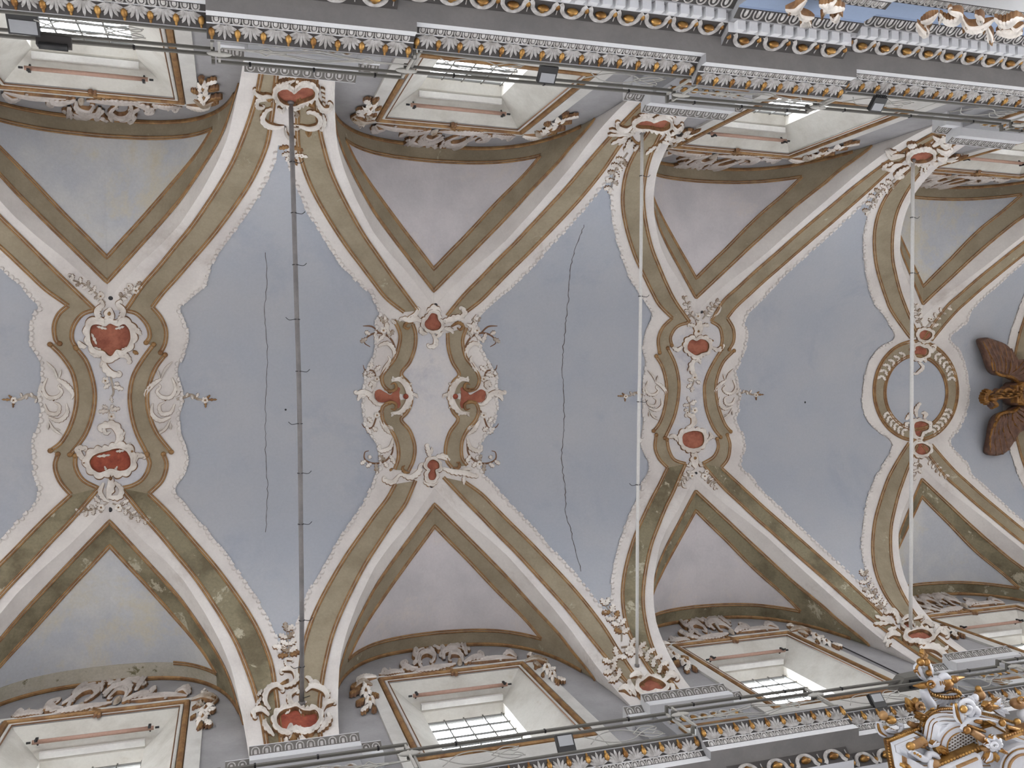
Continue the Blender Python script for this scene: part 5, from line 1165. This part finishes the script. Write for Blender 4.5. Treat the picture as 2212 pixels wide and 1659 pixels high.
for i in range(8):
    a = math.radians(100+i*22); c = (285, 788); R.add('crown_spike', scroll2d([(c[0]+36*math.cos(a), c[1]-44*math.sin(a)), (c[0]+50*math.cos(a), c[1]-60*math.sin(a))], 5, .14, 0, 0, 1, .5), ['woodg', 'woodg'], .05)
R.add('shield_rim', frame2d([(500, 705), (560, 695), (640, 705), (655, 770), (620, 830), (545, 835), (500, 820), (492, 765)], 13, .22, 10), ['woodg', 'woodg'], .1)
R.add('shield', field2d([(500, 705), (560, 695), (640, 705), (655, 770), (620, 830), (545, 835), (500, 820), (492, 765)], .2), ['wood'], .05)
R.add('shield_cross', strip([(510, 763), (640, 763)], 7, .27, gold=False), ['woodg'], .05); R.add('shield_cross', strip([(570, 710), (570, 825)], 7, .27, gold=False), ['woodg'], .05)
R.add('collar', strip([(480, 705), (476, 765), (482, 830)], 12, .24, gold=False), ['woodg'], .04)
R.S([(500, 690), (515, 700), (505, 712)], 9, m='woodg').S([(505, 838), (520, 828)], 9, m='woodg')
feathers([(690, 750), (695, 770), (690, 790)], [(800, 700), (820, 770), (800, 840)], 20, .04)
for y in (700, 850):
    p = R.cast([(560, y)])[0][0]; mb = MB(); mb.tube([p, p+arr((0, 0, .5))], .02, 6); mb.obj('hanging_bar', ['black'], R.root)

# ------------------------------------------------------------------ gilded organ crest at the lower right
ZQ = ((1860, 1380), 5.946)
def pz(l, z): return hit_z(arr(l).reshape(-1, 2)/ZQ[1]+arr(ZQ[0]), z*.93)
OR = thing('organ_case', 'richly carved white and gilded organ case crest in the lower right corner', 'organ case', pz([(1300, 1400)], 8.7)[0])
def prism(name, l, z, th, m, smooth=False):
    B = pz(l, z); T = B+arr((0, 0, th)); n = len(B); c = B.mean(0)
    V = np.vstack([B, T]); F = [tuple(range(n)), tuple(range(2*n-1, n-1, -1))]+[(i, n+i, n+(i+1) % n, (i+1) % n) for i in range(n)]
    return mk(name, V, F, [m], OR, None, smooth)
def ring(name, lo, li, z, th, m):
    """flat ring between two outlines with the same count, given real height"""
    A = pz(lo, z); B = pz(li, z); n = len(A); up = arr((0, 0, th))
    V = np.vstack([A, B, A+up, B+up]); F = []
    for i in range(n):
        j = (i+1) % n; F += [(i, j, n+j, n+i), (2*n+i, 3*n+i, 3*n+j, 2*n+j), (i, 2*n+i, 2*n+j, j), (n+i, n+j, 3*n+j, 3*n+i)]
    return mk(name, V, F, [m], OR)
arc = [(800, 1120), (830, 1040), (900, 960), (1000, 912), (1120, 898), (1250, 905)]
P0 = np.vstack([[(338, 1312), (735, 1150)], [(790, 1180)], spline(arc, 4), [(1400, 925), (1560, 945), (1760, 995), (2000, 1075), (2400, 1210), (2400, 1760), (420, 1760)]])
def inset(P, d):
    n = len(P); out = []
    for i in range(n):
        a, b, c = P[i-1], P[i], P[(i+1) % n]; e1 = (b-a)/(np.linalg.norm(b-a)+1e-9); e2 = (c-b)/(np.linalg.norm(c-b)+1e-9)
        n1 = arr((-e1[1], e1[0])); n2 = arr((-e2[1], e2[0])); m = n1+n2; m /= np.linalg.norm(m)+1e-9; k = min(2.2, 1/max(.3, (m@n1)))
        out.append(b+m*d*k)
    return arr(out)
steps = [(0, 34, 'goldb', 'scalloped_moulding'), (36, 62, 'owhite', 'white_step'), (62, 82, 'goldb', 'gilded_fillet'), (82, 122, 'owhite', 'white_step'), (122, 138, 'gold', 'gilded_fillet'), (138, 176, 'owhite', 'white_step'), (176, 190, 'goldb', 'gilded_fillet'), (190, 226, 'owhite', 'white_step')]
def clean_inset(P, d):
    Q = inset(P, d); keep = []
    for q in Q:                                # drop points that fold over the outline
        dist = min(np.linalg.norm(q-(P[i]+(P[(i+1) % len(P)]-P[i])*min(1, max(0, ((q-P[i])@(P[(i+1) % len(P)]-P[i]))/(np.linalg.norm(P[(i+1) % len(P)]-P[i])**2+1e-9))))) for i in range(len(P)))
        if dist > d*.93-.5: keep.append(q)
    return arr(keep)
for i, (a, b, m, nm_) in enumerate(steps): prism(nm_, clean_inset(P0, a), 9.05-.055*i, .07, m)
prism('upper_field', clean_inset(P0, 222), 8.62, .08, 'owhite')
def lobes(path, r, z, m, name, k):
    P = resample(arr(path), k); Q = pz(P, z); mb = MB()
    for q in Q: mb.ellipsoid(q, (r, r, r*.9), 7, 4)
    o = mb.obj(name, [m], OR, True); o['kind'] = 'stuff'
lobes(np.vstack([[(345, 1310)], [(735, 1158)]]), .028, 9.04, 'goldb', 'bead_row', 16); lobes(spline(arc, 5), .022, 9.04, 'goldb', 'bead_row', 24); lobes([(1400, 930), (2090, 1105)], .022, 9.04, 'goldb', 'bead_row', 24); lobes([(345, 1330), (420, 1800)], .026, 9.04, 'goldb', 'bead_row', 14)
# arched field, lattice
t = np.linspace(pi*.55, pi*1.75, 30)
for r0, r1, m, z in ((330, 290, 'owhite', 8.59), (290, 278, 'gold', 8.58), (278, 205, 'owhite', 8.585), (205, 192, 'goldb', 8.575)):
    c = (1310, 1395); k = .95
    ring('arch_moulding', [(c[0]+r0*math.cos(a), c[1]+r0*k*math.sin(a)) for a in np.linspace(0, 2*pi, 40, endpoint=False)], [(c[0]+r1*math.cos(a), c[1]+r1*k*math.sin(a)) for a in np.linspace(0, 2*pi, 40, endpoint=False)], z, .05, m)
prism('lattice_ground', [(1310+195*math.cos(a), 1395+185*math.sin(a)) for a in np.linspace(0, 2*pi, 30, endpoint=False)], 8.60, .03, 'brown')
for i in range(-5, 6):
    for sg in (-1, 1):
        o_ = i*36; h_ = math.sqrt(max(0, 195**2-(o_)**2)); d = arr((math.cos(.55), math.sin(.55)*sg)); nn_ = arr((-d[1], d[0])); c = arr((1310, 1395))+nn_*o_
        a, b = pz([c-d*h_*.97, c+d*h_*.97], 8.58); mb = MB(); mb.tube([a, b], .009, 5); mb.obj('lattice_bar', ['cleaf'], OR)
# lower entablature
def beam(name, l, z, th, m): return prism(name, l, z, th, m)
beam('gilded_beam', [(985, 1610), (1540, 1385), (1565, 1440), (1020, 1672)], 8.45, .12, 'goldb'); lobes([(1000, 1620), (1545, 1392)], .026, 8.46, 'goldb', 'bead_row', 15)
beam('white_panel', [(1060, 1690), (1530, 1490), (1600, 1800), (1100, 1900)], 8.36, .2, 'owhite'); beam('gilded_strip', [(1240, 1640), (1500, 1530), (1508, 1556), (1250, 1668)], 8.33, .05, 'gold')
beam('gilded_beam', [(1830, 1245), (2300, 1090), (2300, 1160), (1860, 1310)], 8.45, .12, 'goldb'); lobes([(1840, 1255), (2093, 1170)], .024, 8.46, 'goldb', 'bead_row', 9)
beam('white_panel', [(590, 1540), (700, 1575), (900, 1690), (1000, 1800), (610, 1800)], 8.5, .2, 'owhite'); beam('gilded_strip', [(572, 1525), (588, 1530), (608, 1800), (590, 1800)], 8.48, .06, 'gold')
for r0, r1, m, z in ((330, 285, 'owhite', 8.42), (285, 262, 'goldb', 8.40), (262, 215, 'owhite', 8.38), (215, 190, 'gold', 8.36)):
    ring('column_ring', [(2110+r0*math.cos(a), 1690+r0*math.sin(a)) for a in np.linspace(0, 2*pi, 36, endpoint=False)], [(2110+r1*math.cos(a), 1690+r1*math.sin(a)) for a in np.linspace(0, 2*pi, 36, endpoint=False)], z, .08, m)
prism('column_core', [(2110+195*math.cos(a), 1690+195*math.sin(a)) for a in np.linspace(0, 2*pi, 24, endpoint=False)], 8.40, .3, 'owhite')
def otube(name, l, z, r, m, n=5, r1=None, zz=None):
    """carved member following a drawn line; zz gives the rise along it"""
    P2 = spline(l, n); Q = pz(P2, z)
    if zz is not None: Q = Q+np.stack([0*P2[:, 0], 0*P2[:, 0], np.linspace(0, zz, len(Q))], 1)*0
    k = len(Q); rr = r*np.interp(np.linspace(0, 1, k), [0, .45, 1], [.7, 1, .35 if r1 is None else r1/r])
    mb = MB(); mb.tube(Q, rr, 8); return mb.obj(name, [m], OR, True)
def ospiral(name, c, r, turns, z, rad, m, a0=0, sg=1):
    t = np.linspace(0, 1, 26); a = a0+sg*turns*2*pi*t; P = np.stack([c[0]+r*(1-.8*t)*np.cos(a), c[1]+r*(1-.8*t)*np.sin(a)], 1); Q = pz(P, z); Q[:, 2] -= .05*t
    mb = MB(); mb.tube(Q, rad*(1-.4*t), 7); return mb.obj(name, [m], OR, True)
def oball(name, c, z, r, m):
    q = pz([c], z)[0]; mb = MB(); mb.ellipsoid(q, r, 12, 8); return mb.obj(name, [m], OR, True)
def fan(name, c, tips, z, w, m):
    for i, tp in enumerate(tips):
        P2 = spline([c, ((c[0]+tp[0])/2+(tp[1]-c[1])*.08, (c[1]+tp[1])/2-(tp[0]-c[0])*.08), tp], 4); V, F, Mi = strip(P2, taper(len(P2), w*.5, w, w*.15), .05, gold=True)
        Q = pz(V[:, :2], z); Q[:, 2] -= V[:, 2]; lo = Q.copy(); lo[:, 2] += .03
        mk(name, np.vstack([Q, lo]), F+[tuple(v+len(Q) for v in f[::-1]) for f in F], [m, 'goldb'], OR, Mi+Mi, True)
# scroll console and plaque
ospiral('console_scroll', (1330, 880), 120, 1.5, 8.6, .035, 'owhite', 1.2, -1); otube('console_body', [(1225, 850), (1245, 960), (1280, 1060), (1330, 1130)], 8.62, .06, 'owhite'); otube('console_rim', [(1215, 830), (1250, 1000), (1300, 1100)], 8.58, .022, 'goldb'); oball('console_eye', (1315, 905), 8.52, (.05, .05, .04), 'goldb'); otube('console_body', [(1380, 860), (1460, 900), (1500, 960), (1450, 1000)], 8.6, .05, 'owhite')
prism('plaque', [(1395, 1075), (1440, 1040), (1560, 1035), (1790, 1075), (1880, 1220), (1640, 1230), (1590, 1310), (1330, 1185), (1360, 1110)], 8.5, .08, 'owhite')
for l in ([(1370, 1110), (1590, 1190)], [(1350, 1150), (1585, 1250)], [(1460, 1060), (1600, 1090)], [(1480, 1050), (1560, 1065)]): otube('plaque_strip', l, 8.48, .022, 'goldb', 4, .02)
for l in ([(1530, 1130), (1700, 1080)], [(1560, 1040), (1830, 1190)], [(1540, 1080), (1650, 1060)]):
    P2 = spline(l, 4); V, F, Mi = strip(P2, 15, .05, gold=False); Q = pz(V[:, :2], 8.48); Q[:, 2] -= V[:, 2]; mk('plaque_cross', Q, F, ['goldb'], OR, Mi)
oball('gilded_boss', (1360, 1175), 8.46, (.05, .05, .04), 'goldb'); oball('gilded_boss', (1815, 1080), 8.46, (.045, .045, .04), 'goldb'); otube('flute_tube', [(1420, 1190), (1500, 1240), (1590, 1300)], 8.46, .05, 'gold', 4, .05); otube('flute_tube', [(1880, 1130), (2000, 1170), (2200, 1220)], 8.5, .035, 'goldb', 4, .04)
# the big flower
for i in range(7):
    a = 2*pi*i/7+.3; fan('petal', (1700+20*math.cos(a), 1345+20*math.sin(a)), [(1700+118*math.cos(a), 1345+110*math.sin(a))], 8.38, 42, 'owhite')
ospiral('flower_heart', (1695, 1350), 50, 1.3, 8.34, .022, 'owhite'); oball('flower_bud', (1700, 1350), 8.33, (.03, .03, .03), 'cgrey')
fan('gilded_leaf', (1760, 1430), [(1885, 1480), (1840, 1440)], 8.36, 24, 'goldb'); fan('gilded_leaf', (1690, 1450), [(1600, 1600), (1740, 1580), (1660, 1520)], 8.38, 34, 'goldb'); fan('white_leaf', (1660, 1450), [(1590, 1580)], 8.36, 30, 'owhite'); fan('gilded_leaf', (1640, 1390), [(1520, 1400), (1560, 1440)], 8.4, 26, 'gold')
# crown of the crest
c = pz([(1065, 690)], 9.25)[0]; a = pz([(1265, 690)], 9.25)[0]; rx = abs(a[0]-c[0]); tt = np.linspace(0, 2*pi, 41)
mb = MB(); Q = pz([(1065+200*math.cos(x), 690+62*math.sin(x)+20*math.cos(x)) for x in tt], 9.25); mb.tube(Q, .028, 8, caps=False); mb.obj('crown_ring', ['goldb'], OR, True)
lobes([(1065+200*math.cos(x), 690+62*math.sin(x)+20*math.cos(x)) for x in tt], .03, 9.235, 'goldb', 'bead_row', 26)
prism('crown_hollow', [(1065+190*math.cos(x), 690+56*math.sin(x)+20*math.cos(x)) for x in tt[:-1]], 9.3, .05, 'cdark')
fan('crown_leaf', (1090, 720), [(860, 720), (900, 790), (960, 830), (1030, 850), (1110, 850), (1190, 830), (1270, 790), (1330, 740), (820, 850), (980, 890)], 9.28, 38, 'owhite')
otube('crown_barrel', [(900, 590), (960, 580), (1010, 575)], 9.15, .11, 'owhite', 5, .10); oball('crown_shell', (1075, 570), 9.12, (.12, .09, .09), 'goldb')
for i in range(5): otube('shell_rib', [(1015+i*30, 545), (1025+i*28, 575), (1020+i*30, 608)], 9.05, .012, 'gold', 4)
ospiral('crown_volute', (880, 570), 55, 1.4, 9.08, .025, 'goldb', 0, 1); otube('crown_arm', [(1000, 520), (1060, 480), (1120, 500), (1160, 530)], 9.1, .05, 'owhite')
otube('spire', [(860, 590), (770, 605), (665, 603)], 9.1, .045, 'goldb', 5, .006); otube('spire', [(1150, 540), (1220, 510), (1330, 492)], 9.1, .045, 'goldb', 5, .006); oball('spire_ball', (1195, 520), 9.08, (.05, .05, .05), 'goldb')
otube('crest_bracket', [(750, 330), (720, 370), (770, 470), (830, 530)], 9.2, .05, 'owhite'); otube('crest_bracket', [(850, 310), (880, 400), (910, 480)], 9.2, .05, 'owhite'); otube('crest_rim', [(735, 330), (712, 390), (760, 480)], 9.16, .018, 'goldb'); otube('crest_rim', [(865, 330), (890, 420), (920, 490)], 9.16, .018, 'goldb')
oball('crest_knob', (765, 300), 9.17, (.05, .05, .05), 'goldb'); oball('crest_knob', (835, 300), 9.17, (.05, .05, .05), 'goldb'); otube('crest_flame', [(800, 300), (805, 220), (790, 150)], 9.2, .045, 'gold', 5, .01); fan('crest_leaf', (800, 230), [(755, 190), (845, 190), (800, 130)], 9.2, 18, 'gold'); otube('crest_rosette', [(720, 420), (690, 410), (700, 440)], 9.15, .02, 'goldb'); oball('crest_knob', (870, 440), 9.12, (.04, .04, .04), 'goldb')
# side scrolls, urns and leaves
otube('side_scroll', [(800, 650), (840, 760), (900, 860), (880, 950), (780, 1000)], 9.15, .07, 'owhite'); fan('gilded_leaf', (700, 900), [(590, 760), (620, 820), (650, 850), (600, 870), (720, 760)], 9.1, 34, 'goldb'); fan('gilded_leaf', (820, 990), [(690, 930), (700, 1010), (740, 1040), (860, 1030)], 9.05, 36, 'goldb'); ospiral('side_volute', (745, 850), 55, 1.4, 9.05, .024, 'gold', .5, 1); otube('side_scroll', [(910, 880), (930, 980), (960, 1000)], 9.1, .035, 'goldb')
oball('urn_body', (380, 1040), 9.1, (.07, .05, .07), 'goldb'); otube('urn_flame', [(285, 1000), (275, 960), (280, 920)], 9.15, .03, 'goldb', 4, .008); oball('urn_body', (285, 985), 9.12, (.06, .06, .05), 'gold'); otube('white_scroll', [(225, 1070), (240, 1160), (310, 1230), (430, 1250)], 9.12, .05, 'owhite'); otube('gilded_edge', [(215, 1090), (245, 1190), (330, 1250)], 9.08, .02, 'goldb'); otube('white_scroll', [(470, 1100), (520, 1110), (510, 1170), (470, 1200)], 9.1, .03, 'owhite'); fan('white_leaf', (300, 1180), [(420, 1170), (470, 1200), (380, 1140)], 9.1, 24, 'owhite'); otube('gilded_scroll', [(610, 1080), (680, 1110), (740, 1090)], 9.08, .04, 'gold')
oball('finial_ball', (1525, 720), 9.1, (.07, .07, .07), 'gold'); otube('finial_tip', [(1520, 680), (1505, 640)], 9.1, .045, 'goldb', 4, .02); oball('finial_ball', (1505, 640), 9.1, (.04, .04, .04), 'goldb'); otube('white_scroll', [(1390, 760), (1440, 790), (1470, 740), (1500, 780)], 9.05, .05, 'owhite'); fan('gilded_leaf', (1580, 890), [(1660, 810), (1700, 870), (1790, 880), (1640, 900), (1690, 920)], 9.0, 36, 'goldb'); fan('white_leaf', (1700, 900), [(1790, 760), (1830, 850), (1900, 960), (1840, 1000), (1740, 790)], 9.02, 36, 'owhite'); oball('urn_body', (2010, 830), 9.0, (.10, .07, .09), 'gold'); ospiral('urn_wreath', (2040, 770), 60, 1.2, 8.95, .02, 'goldb'); otube('white_scroll', [(2080, 900), (2060, 980), (2093, 1040)], 9.0, .06, 'owhite'); oball('gilded_boss', (2005, 1070), 8.95, (.05, .05, .04), 'goldb')
# carving on the left of the arch
ospiral('carved_scroll', (790, 1330), 55, 1.3, 8.6, .024, 'goldb', 1, 1); otube('carved_roll', [(620, 1390), (680, 1370), (760, 1330), (810, 1300)], 8.6, .05, 'gold', 5, .05); oball('gilded_boss', (640, 1380), 8.56, (.06, .05, .05), 'goldb'); fan('gilded_leaf', (950, 1390), [(1060, 1400), (1110, 1430), (1080, 1500), (1130, 1520), (1000, 1480)], 8.58, 30, 'goldb'); fan('white_leaf', (900, 1380), [(960, 1310), (1010, 1330), (850, 1340)], 8.58, 22, 'owhite'); otube('white_scroll', [(620, 1430), (700, 1480), (800, 1540), (850, 1530), (880, 1480), (960, 1500), (1000, 1560)], 8.55, .045, 'owhite', 5, .03); oball('gilded_boss', (940, 1610), 8.5, (.07, .06, .06), 'gold'); otube('white_scroll', [(900, 1550), (900, 1640), (960, 1680)], 8.5, .04, 'owhite'); fan('gilded_leaf', (560, 1650), [(620, 1620), (540, 1600), (640, 1660)], 8.46, 26, 'goldb')
for x, y in ((690, 1470), (760, 1510), (730, 1490)): oball('gilded_pearl', (x, y), 8.48, (.016, .016, .016), 'goldb')

# ------------------------------------------------------------------ white stucco on the blue frieze
ZF = ((1640, 0), 3.867)
class Wallrel(Relief): pass
R = Relief('frieze_ornament', 'white and gold shell ornament over the blue frieze at the top, nearer the middle rod', 'frieze ornament', ZF, (470, 90), h=.12, plane=-4.86, group='ornaments on the blue frieze', tone='stucco')
R.S([(220, 60), (300, 40), (340, 10), (400, -20)], 26).S([(330, 20), (340, 80), (420, 110), (460, 130)], 22).S([(540, 100), (560, 40), (640, 20), (700, 40)], 26, 12).S([(590, 120), (640, 110), (690, 60)], 24).S([(500, 20), (560, 0), (650, -20)], 24)
for i in range(7): R.L(400, 120, 340+i*16, 195-abs(i-3)*4, 13)
for a in ((540, 60, 520, 120), (600, 60, 630, 120), (650, 40, 700, 90), (280, 50, 240, 80)): R.L(*a, 18, 'gold')
R = Relief('frieze_ornament', 'long white scrolling stucco ornament over the blue frieze in the top right corner', 'frieze ornament', ZF, (1800, 180), h=.12, plane=-4.86, group='ornaments on the blue frieze', tone='stucco')
R.S([(1310, 170), (1360, 220), (1400, 240), (1380, 190)], 30).S([(1350, 160), (1420, 120), (1500, 90)], 20).S([(1500, 90), (1560, 140), (1640, 130), (1680, 80), (1600, 70)], 30, 16).S([(1680, 110), (1740, 190), (1850, 190), (1960, 150)], 32).S([(1800, 100), (1860, 110), (1840, 150)], 24, 12).S([(1960, 130), (2050, 160), (2150, 120), (2212, 140)], 30).S([(1900, 200), (1930, 260), (1930, 310), (1960, 330)], 30).S([(1980, 250), (2080, 230), (2200, 260)], 36).S([(2080, 180), (2140, 210), (2212, 190)], 26)
for a in ((1400, 240, 1380, 270), (1540, 100, 1500, 160), (1640, 130, 1620, 180), (1740, 180, 1700, 230), (1860, 180, 1880, 240), (2000, 150, 2020, 210), (2100, 160, 2090, 230), (1920, 300, 1950, 335), (1440, 130, 1420, 180)): R.L(*a, 22, 'gold' if a[0] % 3 == 0 else None)
